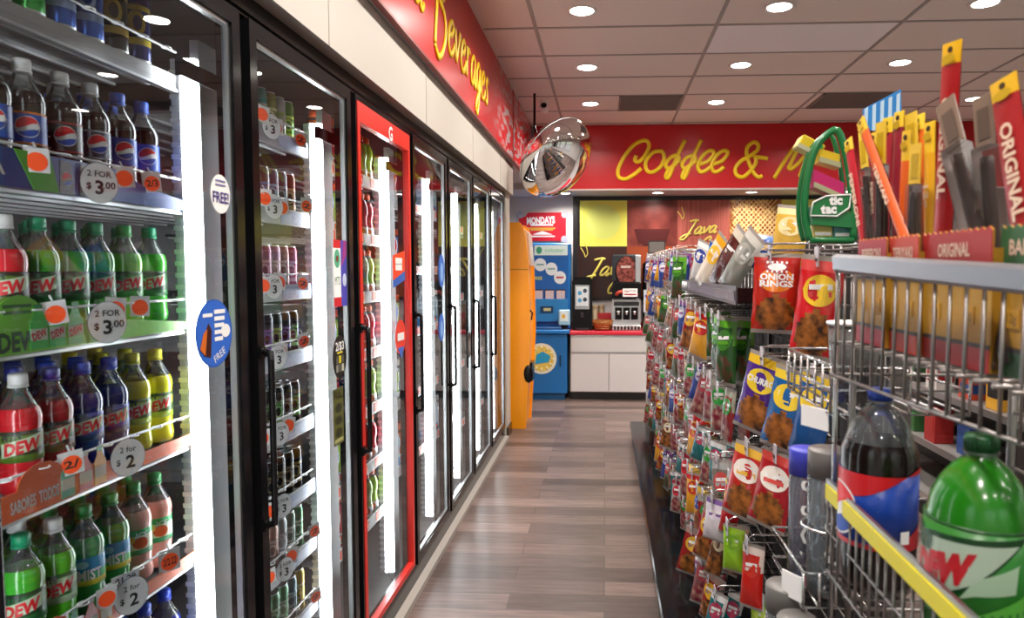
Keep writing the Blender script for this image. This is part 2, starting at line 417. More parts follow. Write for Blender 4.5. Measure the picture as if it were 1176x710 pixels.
for i, px in enumerate((648, 756, 863, 970)):
    q = P(px, 221, Z=2.535)
    downlight(q.x, 8.38, 2.539, 'small soffit downlight above the menu board, %s from left' % ['first', 'second', 'third', 'fourth'][i], .06, 'soffit downlights over the coffee counter', 11)
VENT = M('grey vent grille', (.20, .175, .16), .6)
for k, (x0, x1, y0, y1, lab) in enumerate(((.13, .74, 6.64, 7.22, 'square grey air return grille in the ceiling left of the centre'), (2.06, 2.7, 6.64, 7.22, 'square grey air return grille in the ceiling at right'))):
    t = thing('ceiling_vent', lab, 'vent', ((x0 + x1) / 2, (y0 + y1) / 2, CEIL - .001))
    w = (x1 - x0) / 2; d = (y1 - y0) / 2
    mb = MB(); mb.b2((-w, -d, -.004), (w, d, 0), M('vent dark backing', (.1, .09, .08), .8)); mb.build('backing', t)
    mb = MB()
    for a in range(15): yy = -d + .03 + a * (2 * d - .06) / 14; mb.b2((-w + .02, yy - .008, -.012), (w - .02, yy + .008, -.0045), VENT)
    mb.build('louvres', t)
    mb = MB(); mb.b2((-w, -d, -.014), (w, -d + .02, -.0045), VENT); mb.b2((-w, d - .02, -.014), (w, d, -.0045), VENT); mb.b2((-w, -d, -.014), (-w + .02, d, -.0045), VENT); mb.b2((w - .02, -d, -.014), (w, d, -.0045), VENT)
    mb.build('frame', t)
q = P(625, 124, Y=6.8)
t = thing('security_camera', 'small white security camera hanging from the ceiling above the round mirror', 'camera', (q.x, 6.8, CEIL))
mb = MB(); mb.lathe([(.045, 0), (.045, -.015), (.02, -.022), (.017, -.05)], WHITEP, 16); mb.build('mount', t)
T = Matrix.Translation((0, -.01, -.075)) @ Matrix.Rotation(math.radians(70), 4, 'X')
mb = MB(); mb.lathe([(0, -.055), (.03, -.05), (.042, -.03), (.045, 0), (.045, .045), (.04, .052), (.036, .05)], WHITEP, 18, T=T); mb.build('body', t)
mb = MB(); mb.lathe([(0, .053), (.022, .052), (.034, .049), (.036, .045)], BLACK, 18, T=T); mb.build('lens', t)

# convex mirror, tilted towards the shop
nrm = Vector((.66, -.42, -.55)).normalized()
q = P(637, 181, Y=6.4)
t = thing('convex_mirror', 'large round convex security mirror tilted down in the corner by the coffee sign', 'mirror', q)
Tm = nrm.to_track_quat('Z', 'Y').to_matrix().to_4x4()
rr = .405
MIR = M('mirror chrome', (.93, .93, .93), .015, metal=1)
prof = [(rr * math.cos(a), .25 * math.sin(a) if a > 0 else .15 * math.sin(a)) for a in [PI / 2 * i / 14 for i in range(-13, 15)]]
mb = MB(); mb.lathe([(0, -.15)] + prof[:-1] + [(0, .25)], MIR, 48, T=Tm); mb.build('mirror_dome', t)
mb = MB(); mb.lathe([(rr - .002, -.004), (rr + .003, -.003), (rr + .003, .003), (rr - .002, .004)], M('grey mirror rim', (.3, .3, .3), .4), 48, T=Tm); mb.build('rim', t)
mb = MB(); mb.tube([Tm @ Vector((0, 0, -.14)), Tm @ Vector((0, 0, -.18)), (-.2, .12, .30), (-.2, .12, CEIL - q.z)], .012, BLACK, 8); mb.build('bracket', t)

# ------------------------------------------------------------------ walk-in cooler shell
DARK = M('dark cooler lining', (.05, .05, .052), .5)
mb = MB()
mb.b2((-2.2, -1.0, 0), (-2.15, 6.32, 2.58), DARK); struct('wall_cooler_back', mb)
mb = MB(); mb.b2((-2.149, -1.0, 2.34), (-1.06, 6.32, 2.4), DARK); struct('trim_4', mb)
mb = MB(); mb.b2((-2.149, -1.0, .0), (-1.0, 6.32, .06), M('cooler floor', (.12, .12, .12), .5)); struct('trim_5', mb)
mb = MB(); mb.b2((-2.149, 6.25, .061), (-1.0, 6.32, 2.339), DARK); struct('wall_cooler_end', mb)
POST = [.145, .90] + [1.745 + .755 * i for i in range(7)]   # .235 .99 1.745 2.5 3.255 4.01 4.765 5.52 6.275
t = thing('door_frame_unit', 'black metal frame holding the row of glass cooler doors', 'cooler frame', (-.95, 0, 0))
mb = MB()
for y in POST: mb.b2((-.045, y - .023, .12), (-.002, y + .023, 2.262), BLACK)
mb.build('mullions', t)
mb = MB(); mb.b2((-.045, .2, 2.262), (.006, 6.32, 2.322), BLACK); mb.b2((-.045, .2, 2.272), (.014, 6.32, 2.285), BLACK); mb.build('header', t)
mb = MB(); mb.b2((-.045, .2, .001), (.004, 6.32, .12), BLACK); mb.build('sill', t)
mb = MB(); mb.b2((.004, .2, .001), (.045, 6.32, .03), M('kerb strip', (.38, .35, .32), .45)); mb.build('kerb_strip', t)

GLASS = glassy('cooler door glass', 1.75, (.93, .95, .95))
REDF = M('red door trim', hexc('d8261a'), .35, coat=.2)
def door(i):
    y0 = POST[i] + .024; y1 = POST[i + 1] - .024; yc = (y0 + y1) / 2; w = (y1 - y0) / 2
    k = i - 1
    look = ['tall glass cooler door nearest the camera with blue oval sticker, soda bottles behind it', 'glass cooler door with a black oval price sticker, cans behind it', 'red framed glass cooler door with a white G at top',
            'glass cooler door just past the red framed one, with two blue stickers', 'glass cooler door with a small dark oval sticker, fifth along', 'sixth glass cooler door, next to last in the row', 'last glass cooler door beside the yellow machine'][k]
    t = thing('cooler_door', look, 'cooler door', (-.945, yc, 0), group='glass cooler doors')
    mb = MB(); fm_ = BLACK; S = .036
    for sgn in (-1, 1):
        mb.b2((-.03, sgn * w, .125), (.014, sgn * (w - S), 2.258), fm_)
    mb.b2((-.03, -w + S, .125), (.014, w - S, .165), fm_); mb.b2((-.03, -w + S, 2.215), (.014, w - S, 2.258), fm_)
    mb.build('frame', t)
    mb = MB(); m_ = REDF if k == 2 else ALU; s2 = .026 if k == 2 else .009; dx = .017 if k == 2 else .006
    a = w - S
    if k == 2: a = w - .014
    for sgn in (-1, 1): mb.b2((-.01, sgn * a, .15), (dx, sgn * (a - s2), 2.235), m_)
    zt = 2.235 if k == 2 else 2.215; zb = .15 if k == 2 else .165
    mb.b2((-.01, -a + s2, zb), (dx, a - s2, zb + s2), m_); mb.b2((-.01, -a + s2, zt - (s2 * 2.9 if k == 2 else s2)), (dx, a - s2, zt), m_)
    if k == 2:
        mb.text('G', .05, 2.185, .055, WHITEP, y=0, bold=.03, T=Matrix.Translation((.0185, 0, 0)) @ Matrix.Rotation(PI / 2, 4, 'Z'))
    mb.build('trim', t)
    mb = MB(); mb.poly([(.001, -w + S, .165), (.001, w - S, .165), (.001, w - S, 2.215), (.001, -w + S, 2.215)], GLASS); mb.build('glass_pane', t)
    mb = MB(); yh = -w + .016
    mb.tube(smooth_pts([(.012, yh, .90), (.036, yh, .905), (.042, yh, .94), (.042, yh, 1.34), (.036, yh, 1.375), (.012, yh, 1.38)], 3), .009, BLACK, 8)
    mb.b2((.01, yh - .012, .885), (.02, yh + .012, .92), BLACK); mb.b2((.01, yh - .012, 1.36), (.02, yh + .012, 1.395), BLACK)
    mb.build('handle', t)
    mb = MB(); mb.b2((-.05, w - .17, 2.05), (-.035, w - .002, 2.09), BLACK); mb.b2((-.035, w - .03, 2.055), (-.01, w - .002, 2.085), BLACK)
    mb.build('closer_arm', t)
    return t, yc
DOORS = [door(i) for i in range(1, 8)]
RX = Matrix.Rotation(PI / 2, 4, 'Z')   # turns a -Y facing flat thing to face +X
def decal(k, px, py, w, h, name, label, fn):
    """sticker on the glass of door k, centred where the photo shows it"""
    t, yc = DOORS[k]; q = P(px, py, X=-.942)
    mb = MB(); T = Matrix.Translation((.0035, q.y - yc, q.z)) @ RX
    fn(mb, T, w, h); mb.build(name, t, label=label)
def d_blue(mb, T, w, h):
    mb.disc(0, 0, w / 2, h / 2, K('1f4fa8'), T=T, n=32); mb.disc(0, 0, w / 2 * .94, h / 2 * .96, K('2a62c4'), y=-.0004, T=T, n=32)
    for i, z in enumerate((.32, .22, .12, .02, -.08)): mb.b2((-.0 * w, -.0012, z * h - .006), ((.30 - .02 * i) * w, -.0008, z * h + .004), WHITEP, T=T)
    mb.b2((-.3 * w, -.0012, .25 * h), (-.05 * w, -.0008, .30 * h), WHITEP, T=T)
    mb.prism([(-.30 * w, -.3 * h), (-.12 * w, -.34 * h), (-.08 * w, .05 * h), (-.16 * w, .16 * h), (-.24 * w, .05 * h)], -.0014, -.0008, K('3a1410'), T=T)
    mb.prism([(-.4 * w, -.2 * h), (-.27 * w, -.3 * h), (-.2 * w, .08 * h), (-.3 * w, .02 * h)], -.0018, -.0015, K('c8641e'), T=T)
    mb.disc(.3 * w, .02 * h, .13 * w, .1 * h, WHITEP, y=-.0014, T=T)
    mb.text('FREE', .12 * w, -.33 * h, .018, WHITEP, y=-.0014, T=T, rot=.45)
decal(0, 246, 383, .155, .165, 'door_sticker', 'blue oval sticker with drink picture', d_blue)
def d_free(mb, T, w, h):
    mb.disc(0, 0, w / 2, h / 2, WHITEP, T=T, n=28); mb.text('FREE!', 0, -.01, .026, K('3a2a7a'), y=-.001, T=T, w=w * .8, bold=.02)
    for z in (.03, .02): mb.b2((-.25 * w, -.0012, z), (.25 * w, -.0008, z + .004), K('7a78a8'), T=T)
decal(0, 253, 223, .085, .095, 'door_sticker', 'round white FREE! sticker', d_free)
def d_card(mb, T, w, h):
    mb.b2((-w / 2, -.001, -h / 2), (0, 0, h / 2), CARD, T=T); mb.b2((0, -.001, -h / 2), (w / 2, 0, h / 2), K('4a48b4'), T=T)
    mb.disc(-w / 4, .22 * h, w * .2, h * .14, K('4fae8a'), y=-.0014, T=T); mb.disc(-w / 4, .22 * h, w * .08, h * .05, K('7a2a1c'), y=-.002, T=T)
    mb.b2((-w / 2, -.0015, -h / 2), (0, -.001, -.36 * h), K('d0202a'), T=T); mb.b2((-w / 2, -.0015, .38 * h), (0, -.001, h / 2), K('d0202a'), T=T)
    mb.text('MTS', -w / 4, -.12 * h, .03, K('2c8a60'), y=-.0016, T=T, w=w * .36); mb.disc(w / 4, -.1 * h, w * .14, h * .1, K('c8d4ee'), y=-.0014, T=T)
    mb.prism([(.05 * w, .1 * h), (.45 * w, .3 * h), (.45 * w, .5 * h), (.2 * w, .5 * h)], -.0015, -.001, K('a03a8a'), T=T)
decal(1, 391, 314, .13, .235, 'door_sticker', 'tall white and purple drink advert card', d_card)
def d_23(mb, T, w, h):
    mb.disc(0, 0, w / 2, h / 2, K('14140f'), T=T, n=28); mb.text('2/$3', 0, .24 * h, .03, WHITEP, y=-.001, T=T, w=w * .6, bold=.02)
    mb.b2((-.2 * w, -.0014, .08 * h), (.2 * w, -.001, .12 * h), K('d8c82a'), T=T)
    for i, c in enumerate(('8a8a80', 'd8c82a', 'b8b8a8')):
        for j in (0, 1): mb.b2((-.28 * w + i * .2 * w, -.0014, (-.14 - j * .2) * h), (-.13 * w + i * .2 * w, -.001, (.03 - j * .2) * h), K(c if (i + j) % 2 else '5a5a50'), T=T)
decal(1, 390, 410, .125, .155, 'door_sticker', 'black oval 2/$3 price sticker', d_23)
def d_full(mb, T, w, h):
    mb.b2((-w / 2, -.001, -h / 2), (w / 2, 0, h / 2), K('55582a'), T=T); mb.text('FULL', 0, .38 * h, .03, K('1a1c0a'), y=-.0015, T=T, w=w * .85, bold=.03)
    for j in range(3): mb.disc(0, (.15 - j * .22) * h, w * .33, h * .08, K('2a2c14'), y=-.0015, T=T)
    mb.b2((-w * .4, -.0015, -h * .46), (w * .4, -.001, -h * .4), K('a8a870'), T=T)
decal(1, 388.5, 478, .09, .20, 'door_sticker', 'olive rectangular sticker below the black oval', d_full)
def d_ob(mb, T, w, h):
    mb.prism([(-w / 2, -h * .3), (w / 2, -h * .05), (w / 2, h / 2), (-w / 2, h * .35)], -.001, 0, K('f04a22'), T=T)
    mb.prism([(-w / 2, -h / 2), (w / 2, -h * .3), (w / 2, -h * .05), (-w / 2, -h * .3)], -.001, 0, K('2060b8'), T=T)
    for z in (.18, .02): mb.b2((-.3 * w, -.0016, z * h - .01), (.25 * w, -.001, z * h + .02), WHITEP, T=T)
decal(2, 458, 309, .18, .17, 'door_sticker', 'orange and blue sticker on the red framed door', d_ob)
def d_rb(mb, T, w, h):
    mb.disc(0, 0, w / 2, h / 2, K('e03a24'), T=T, n=24); mb.prism([(-.3 * w, -.3 * h), (.3 * w, -.3 * h), (.05 * w, -.62 * h)], -.0012, -.0002, K('2a62c4'), T=T)
    mb.b2((-.3 * w, -.0016, -.1 * h), (.3 * w, -.001, .12 * h), WHITEP, T=T)
decal(2, 460, 387, .16, .16, 'door_sticker', 'round red and blue sticker', d_rb)
def d_bo(mb, T, w, h):
    mb.disc(0, 0, w / 2, h / 2, K('2a6ac8'), T=T, n=24); mb.disc(0, -.05 * h, w * .25, h * .3, K('8ab4e8'), y=-.001, T=T)
decal(3, 507, 311, .13, .19, 'door_sticker', 'blue oval sticker, upper', d_bo)
decal(3, 507, 376, .12, .16, 'door_sticker', 'blue oval sticker, lower', d_bo)
def d_do(mb, T, w, h):
    mb.disc(0, 0, w / 2, h / 2, K('38302e'), T=T, n=24); mb.disc(0, -.05 * h, w * .25, h * .3, K('8a8480'), y=-.001, T=T)
decal(4, 539, 396, .12, .18, 'door_sticker', 'small dark oval sticker', d_do)

# light bars behind every mullion
LED = M('led tube', (1, 1, 1), .5, emit=15, ecol=(.92, .97, 1))
LEDR = M('ribbed reflector', (.55, .57, .6), .35, bump=.4, bscale=300)
bar0 = None
for i, y in enumerate(POST[1:]):
    lab = 'bright vertical light bar inside the cooler, %s along the row of doors' % ['first', 'second', 'third', 'fourth', 'fifth', 'sixth', 'seventh', 'eighth'][i]
    if bar0 is None:
        bar0 = thing('cooler_light_bar', lab, 'light', (-1.04, y - .03, 0), group='cooler light bars')
        mb = MB(); mb.b2((-.012, -.014, .08), (.0075, .052, 2.18), ALU); mb.b2((.008, -.014, .08), (.011, .068, 2.18), ALU); mb.build('housing', bar0)
        mb = MB(); mb.b2((-.016, -.030, .12), (.012, -.0145, 2.13), LED, bev=.003); mb.b2((-.03, -.030, .12), (-.0165, .02, 2.13), LED); mb.b2((-.02, .0525, .12), (.0078, .066, 2.13), LED); mb.build('light_tube', bar0)
        mb = MB(); mb.b2((-.055, -.028, .12), (-.031, .02, 2.13), LEDR)
        for z in range(66): mb.b2((-.058, -.0305, .14 + z * .03), (-.031, -.0285, .152 + z * .03), WHITEP)
        mb.build('reflector', bar0)
    else: dup(bar0, lab, (-1.04, y - .03, 0))

# ------------------------------------------------------------------ drinks
def wrap(r):
    def f(x, y, z):
        q = r - y; a = x / r
        return (q * math.sin(a), -q * math.cos(a), z)
    return f
def band(mb, x0, x1, lo, hi, m, y=0, n=12, fn=None, T=None):
    vs = []; fs = []
    for i in range(n + 1):
        x = x0 + (x1 - x0) * i / n; vs += [(x, y, lo(x)), (x, y, hi(x))]
    for i in range(n): fs.append((2 * i, 2 * i + 2, 2 * i + 3, 2 * i + 1))
    mb.add(vs, fs, m, False, T, fn)
def ell(mb, cx, cz, rx, rz, m, y=0, fn=None, T=None, n=12):
    e = lambda x: rz * math.sqrt(max(0, 1 - ((x - cx) / rx) ** 2))
    band(mb, cx - rx, cx + rx, lambda x: cz - e(x), lambda x: cz + e(x), m, y, n, fn, T)
def roundel(mb, cx, cz, r, fn=None, T=None, y=-.001):
    e = lambda x: r * math.sqrt(max(0, 1 - ((x - cx) / r) ** 2))
    ell(mb, cx, cz, r * 1.08, r * 1.08, CARD, y, fn, T)
    w1 = lambda x: cz + r * (.12 + .30 * math.sin((x - cx) / r * 1.9 + .1)); w2 = lambda x: cz - r * (.38 - .16 * math.sin((x - cx) / r * 2.2 + .2))
    band(mb, cx - r, cx + r, lambda x: min(max(w1(x), cz - e(x)), cz + e(x)), lambda x: cz + e(x), K('e0242c'), y - .0004, 12, fn, T)
    band(mb, cx - r, cx + r, lambda x: cz - e(x), lambda x: max(min(w2(x), cz + e(x)), cz - e(x)), K('1d4fb0'), y - .0004, 12, fn, T)
CLEAR = glassy('clear plastic', 1.5, (.88, .90, .90), .05, .10, (.6, .65, .65))
def LIQ(h, e=0): return M('drink ' + h, hexc(h), .2, coat=.35, spec=.4, emit=e)
def dew(mb, fn, z, s=1, c='cfe6c8', y=-.001, T=None):
    band(mb, -.034 * s, .034 * s, lambda x: z - .012 * s + x * .25, lambda x: z + .015 * s + x * .25, K(c), y, 14, fn, T)
    mb.text('MTN', -.016 * s, z + .020 * s, .014 * s, K('14301a'), y=y - .0006, T=T, fn=fn, w=.03 * s, bold=.03, shear=.2, rot=.15)
    mb.text('DEW', .001, z - .001, .022 * s, K('d81f26'), y=y - .0008, T=T, fn=fn, w=.058 * s, bold=.05, shear=.25, rot=.18)
def bottle(kind, cap, liq, lab, neck=None, fill=.168):
    """0.5 l soda bottle, front towards -Y"""
    r = .0365; root = bpy.data.objects.new('soda_bottle', None); C.objects.link(root)
    L = LIQ(liq); N = CLEAR
    mb = MB()
    mb.lathe([(.0, .004, L), (.024, .002), (.031, .001), (.0355, .008), (.0368, .022), (.0345, .04), (.0338, .052), (.0352, .062), (.0352, .128), (.0366, .138), (.0366, .150), (.034, .162), (.0315, fill, N), (.024, .182), (.0165, .196), (.0138, .206), (.0138, .213)], L, 18)
    mb.build('body', root)
    mb = MB(); cm = K(cap, .35); mb.lathe([(.0130, .211, cm), (.0158, .211), (.0158, .229), (.0145, .233), (0, .234)], cm, 16)
    mb.lathe([(.0165, .2065), (.0165, .2105), (.0135, .2108)], cm, 16); mb.build('cap', root)
    mb = MB(); lr = .0358; f = wrap(lr)
    if lab[0] == 'pepsi':
        base, trim = lab[1], lab[2]
        mb.lathe([(lr, .066, K(trim)), (lr, .070, K(base)), (lr, .124, K(trim)), (lr, .128)], K(base), 20)
        roundel(mb, .010, .099, .019, f); mb.text('pepsi', -.028, .095, .016, CARD, y=-.001, fn=f, rot=PI / 2, bold=.02)
    elif lab[0] == 'dew':
        mb.lathe([(lr, .066, K(lab[1])), (lr, .080, K(lab[2])), (lr, .098, K(lab[1])), (lr, .118, K(lab[2])), (lr, .126)], K(lab[1]), 20)
        dew(mb, f, .096)
    elif lab[0] == 'mist':
        mb.lathe([(lr, .066, K('e8d838')), (lr, .078, K('2aa85a')), (lr, .094, K('1e86b8')), (lr, .126)], K('1e86b8'), 20)
        mb.text('MIST', .002, .088, .022, CARD, y=-.001, fn=f, w=.045, bold=.03); ell(mb, -.012, .112, .012, .008, K('9fd8e8'), -.001, f)
    elif lab[0] == 'tea':
        mb.lathe([(lr, .066, K('1e9a58')), (lr, .078, K('e8f0d0')), (lr, .112, K('2aa85a')), (lr, .126)], K('2aa85a'), 20)
        ell(mb, .004, .094, .017, .014, K('e8602a'), -.001, f); ell(mb, -.016, .104, .009, .009, K('f0c850'), -.0014, f)
        mb.text('ICE', .008, .112, .013, CARD, y=-.001, fn=f, bold=.03)
    mb.build('label', root)
    root['category'] = 'bottle'; root['label'] = kind
    return root
LOOKS = {
 'pepsi_white': ('white capped blue label cola bottle', 'ececec', '180b08', ('pepsi', '1d4fb0', 'e08030')),
 'pepsi_black': ('black label cola bottle', 'cfcfcf', '140807', ('pepsi', '1a1416', 'a02028')),
 'pepsi_grey': ('grey capped silver label cola bottle', 'c8ccd0', '180c0a', ('pepsi', '30405a', 'b8c0cc')),
 'pepsi_blue': ('blue capped blue label cola bottle', '2a5ac8', '160a08', ('pepsi', '2152b4', '2152b4')),
 'code_red': ('white capped red soda bottle', 'f0f0f0', 'd0202a', ('dew', '5a7a1e', '28240e')),
 'dark_red': ('blue capped dark red bottle', '1f2f98', 'a81824', ('dew', '7a3a1e', '28140e')),
 'dew_green': ('green capped green soda bottle', '1fa070', '3fae2e', ('dew', '1f6a30', '16401c')),
 'dew_pale': ('pale green capped green soda bottle', '2aa84c', '7ad040', ('dew', '3a9a38', '1f6a24')),
 'dew_white': ('white capped bright green bottle', 'f0f0f0', '58c828', ('dew', 'b8d8b0', '1f6a24')),
 'blue': ('dark blue soda bottle', '2448c8', '101c78', ('dew', '14246a', '4a58b8')),
 'yellow': ('yellow soda bottle', 'd8d020', 'e4e032', ('dew', 'a8c030', '38581c')),
 'mist': ('green bottle with MIST label', '1e9048', '2f9a44', ('mist',)),
 'peach': ('pink bottle with green cap', '1e9048', 'e8a89a', ('tea',)),
}
protos = {}
def put_bottle(kind, lab, loc, rz, grp):
    lk = LOOKS[kind]
    if kind not in protos:
        o = bottle(lab, *lk[1:]); o.location = loc; o.rotation_euler = (0, 0, rz); o['label'] = lab; o['group'] = grp; protos[kind] = o
        return o
    return dup(protos[kind], lab, loc, rz, grp)

def shelf_unit(name, label, x, y0, y1, z, rail=.03, depth=.62, wire=True):
    t = thing('cooler_shelf', label, 'shelf', (x, (y0 + y1) / 2, z), group='shelves inside the cooler'); w = (y1 - y0) / 2
    mb = MB(); mb.b2((-depth, -w, -.012), (-.004, w, -.003), M('grey shelf sheet', (.16, .16, .165), .4, metal=.4)); 
    for i in range(7): mb.b2((-depth + i * .09, -w, -.019), (-depth + i * .09 + .012, w, -.0125), ALU)
    mb.build('shelf_board', t)
    mb = MB(); mb.b2((-.004, -w, -rail), (.004, w, .002), M('pale shelf rail', (.7, .7, .72), .25, metal=.5)); mb.b2((-.012, -w, -rail - .006), (.008, w, -rail), ALU); mb.build('front_rail', t)
    if wire:
        mb = MB(); yy = [-w + i * .02 for i in range(int(2 * w / .02) + 1)]
        mb.tube([(.008, q, .058) for q in (-w + .01, w - .01)], .0028, WHITEP, 6)
        k = .083; q = -w + .05
        while q < w:
            mb.tube([(.010 + .010 * math.cos(a), q + .012 * math.sin(a), .058) for a in [i * PI / 5 for i in range(10)]], .002, WHITEP, 5, closed=True); q += k
        mb.build('retaining_wire', t)
    return t
def price_tag(t, y, z, txt, s=.045, tilt=0, card=True):
    mb = MB(); T = Matrix.Translation((.02, y, z)) @ Matrix.Rotation(tilt, 4, 'X') @ Matrix.Rotation(PI / 2 - .5, 4, 'Z')
    if card: mb.b2((-s / 2, -.0005, -s * .55), (s / 2, .0005, s * .55), CARD, T=T)
    mb.disc(0, -.003, s * .42, s * .42, ORANGE, y=-.0012, T=T)
    if txt: mb.text(txt, 0, -.003, s * .36, INK, y=-.002, T=T, bold=.02, w=s * .62)
    mb.tube([T @ Vector((0, 0, s * .5)), T @ Vector((0, .01, s * .8))], .002, WHITEP, 5)
    mb.build('price_tag', t)
def circle_tag(t, y, z, lines, r=.034):
    mb = MB(); T = Matrix.Translation((.034, y, z)) @ Matrix.Rotation(PI / 2 - .45, 4, 'Z')
    mb.disc(0, 0, r, r * 1.15, CARD, y=0, n=28, T=T); mb.disc(0, 0, r * 1.03, r * 1.18, K('4a5a70'), y=.0006, n=28, T=T)
    mb.text(lines[0], 0, r * .5, r * .34, INK, y=-.001, T=T, bold=.01); mb.text('$', -r * .58, -r * .22, r * .36, INK, y=-.001, T=T, bold=.02)
    mb.text(lines[1], -r * .02 if len(lines) > 2 else r * .12, -r * .3, r * .75, INK, y=-.001, T=T, bold=.03)
    if len(lines) > 2: mb.text(lines[2], r * .52, -r * .12, r * .4, INK, y=-.001, T=T, bold=.01)
    mb.build('price_circle', t)

BX = -1.128
rows = [  # shelf z, list of (kind, px centre, py mid)
 (1.77, 'cola shelf', ['pepsi_blue', 'pepsi_white', 'pepsi_black', 'pepsi_grey', 'pepsi_blue', 'pepsi_blue'], (-14, 27, 70, 104, 135, 162), 130),
 (1.467, 'green soda shelf', ['code_red', 'dew_green', 'dew_green', 'dew_green', 'dew_pale', 'dew_green'], (5, 43, 78, 110, 143, 172), 300),
 (1.165, 'mixed soda shelf', ['code_red', 'dark_red', 'blue', 'blue', 'yellow', 'yellow'], (22, 60, 96, 127, 153, 180), 470),
 (.855, 'lower soda shelf', ['dew_green', 'dew_white', 'mist', 'mist', 'peach', 'peach'], (24, 61, 97, 128, 153, 178), 620),
 (.545, 'bottom shelf', ['blue', 'blue', 'dark_red', 'blue', 'blue', 'blue'], (45, 75, 105, 132, 158, 184), 760)]
for z, nm, kinds, pxs, py in rows:
    n = len(kinds)
    for i, kd in enumerate(kinds):
        y = P(pxs[i], py, X=BX).y
        if i and y - ylast < .0765: y = ylast + .0765
        ylast = y
        for rw in range(3):
            x = BX - rw * .078; yy = y
            k2 = kd
            lab = '%s, %s along the %s row of the %s' % (LOOKS[k2][0], ORD[i], ['front', 'second', 'third'][rw], nm)
            put_bottle(k2, lab, (x, yy, z + .0035), math.radians(42 + R.uniform(-9, 9)), 'soda bottles on the ' + nm)
CN = {'black': '141414', 'brown': '6a3a20', 'red': 'c02a2a', 'green': '3a9a48', 'yellow': 'e0c840', 'blue': '2a60b8', 'teal': '30a0a0', 'purple': '6a3a80', 'pink': 'c87898', 'white': 'e0e0dc', 'grey': '80848a', 'tan': 'c0a070', 'orange': 'd86a28', 'pale blue': '9ab8d0', 'pale green': 'b0d0a0', 'olive': '9a8a50'}
def cname(a, b_=None):
    def n(h):
        v = [int(h[i:i + 2], 16) for i in (0, 2, 4)]
        return min(CN, key=lambda k: sum((v[j] - int(CN[k][2 * j:2 * j + 2], 16)) ** 2 for j in range(3)))
    x = n(a)
    if b_ and n(b_) != x: return x + ' and ' + n(b_)
    return x
S1 = {}
for z, lab in ((2.085, 'top shelf behind the nearest cooler door, tall energy drinks on it'), (1.77, 'shelf of cola bottles with a blue promo strip behind the nearest door'), (1.467, 'shelf with a green THE DEW strip behind the nearest door'),
               (1.165, 'shelf with an orange SABORES TODOS strip behind the nearest door'), (.855, 'shelf with a plain orange strip and 2 for $2 circle behind the nearest door'), (.545, 'bottom shelf behind the nearest door'), (.25, 'floor level shelf behind the nearest door')):
    S1[z] = shelf_unit('cooler_shelf', lab, -1.083, 1.01, 1.69, z, .034 if z > 2 else .024)
yc = 1.35
def sy(px, py): return P(px, py, X=-1.065).y - yc
# cola shelf strip
t = S1[1.77]; mb = MB(); T = Matrix.Translation((.012, 0, 0)) @ RX
BL = K('24408e')
mb.prism([(-.34, -.02), (.14, -.02), (.34, -.02), (.34, .006), (.20, .02), (.10, .05), (-.34, .05)], -.001, .001, BL, T=T)
mb.prism([(-.12, -.02), (-.06, -.02), (-.08, .05), (-.16, .05)], -.002, -.0012, K('58b838'), T=T); mb.text('SODA', -.24, .012, .026, WHITEP, y=-.002, T=T, bold=.03, w=.12)
for a in (-.04, .01, .05): mb.prism([(a - .02, -.02), (a + .018, -.02), (a + .01, .045), (a - .015, .045)], -.0018, -.0012, K('2a2a30'), T=T); roundel(mb, a, .01, .013, None, T, -.002)
mb.build('promo_strip', t)
circle_tag(t, sy(105, 192), .010, ('2 FOR', '3', '.00'), .036)
for px, py, tx in ((40, 165, ''), (173, 202, '2/3'), (141, 195, '')): price_tag(t, sy(px, py), .035, tx, .042, R.uniform(-.2, .2))
# green dew strip
t = S1[1.467]; mb = MB(); T = Matrix.Translation((.012, 0, 0)) @ RX
GR = K('7ccc3c'); A0 = sy(26, 430)
mb.prism([(-.34, -.022), (.34, -.018), (.34, .0), (.12, .022), (.0, .03), (-.01, .035)] + [(A0 + .005 + .06 * math.cos(a), .025 + .062 * math.sin(a)) for a in [i * PI / 10 for i in range(11)]] + [(A0 - .08, .02), (-.34, .03)], -.001, .001, GR, T=T)
mb.text('THE', A0 - .075, -.006, .016, K('14401c'), y=-.002, T=T); mb.text('DEW', A0 + .0, .0, .034, K('123418'), y=-.002, T=T, bold=.04, w=.085)
for i in (0, 1): mb.b2((A0 - .03, -.002, .052 + .012 * i), (A0 + .03, -.0012, .058 + .012 * i), K('2a6a2a'), T=T)
for i, a in enumerate([sy(p_, 400) for p_ in (48, 69, 90)]):
    mb.prism([(a - .020, -.016), (a + .020, -.016), (a + .020, .032), (a + .009, .05), (a + .009, .062), (a - .009, .062), (a - .009, .05), (a - .020, .032)], -.0022, -.0014, K(['4fc858', '3fc050', '2fae48'][i]), T=T)
    mb.b2((a - .009, -.003, .058), (a + .009, -.0022, .068), K('1a7a3a'), T=T)
    mb.b2((a - .019, -.0028, .0), (a + .019, -.0023, .022), K('d8e8d8'), T=T); mb.text('DEW', a, .010, .014, K('d8202a'), y=-.0034, T=T, bold=.04, rot=.3, w=.034)
mb.build('promo_strip', t)
circle_tag(t, sy(115, 364), .022, ('2 FOR', '3', '.00'), .038)
for px, tx in ((62, ''), (132, ''), (160, '')): price_tag(t, sy(px, 360), .05, tx, .042, R.uniform(-.25, .25))
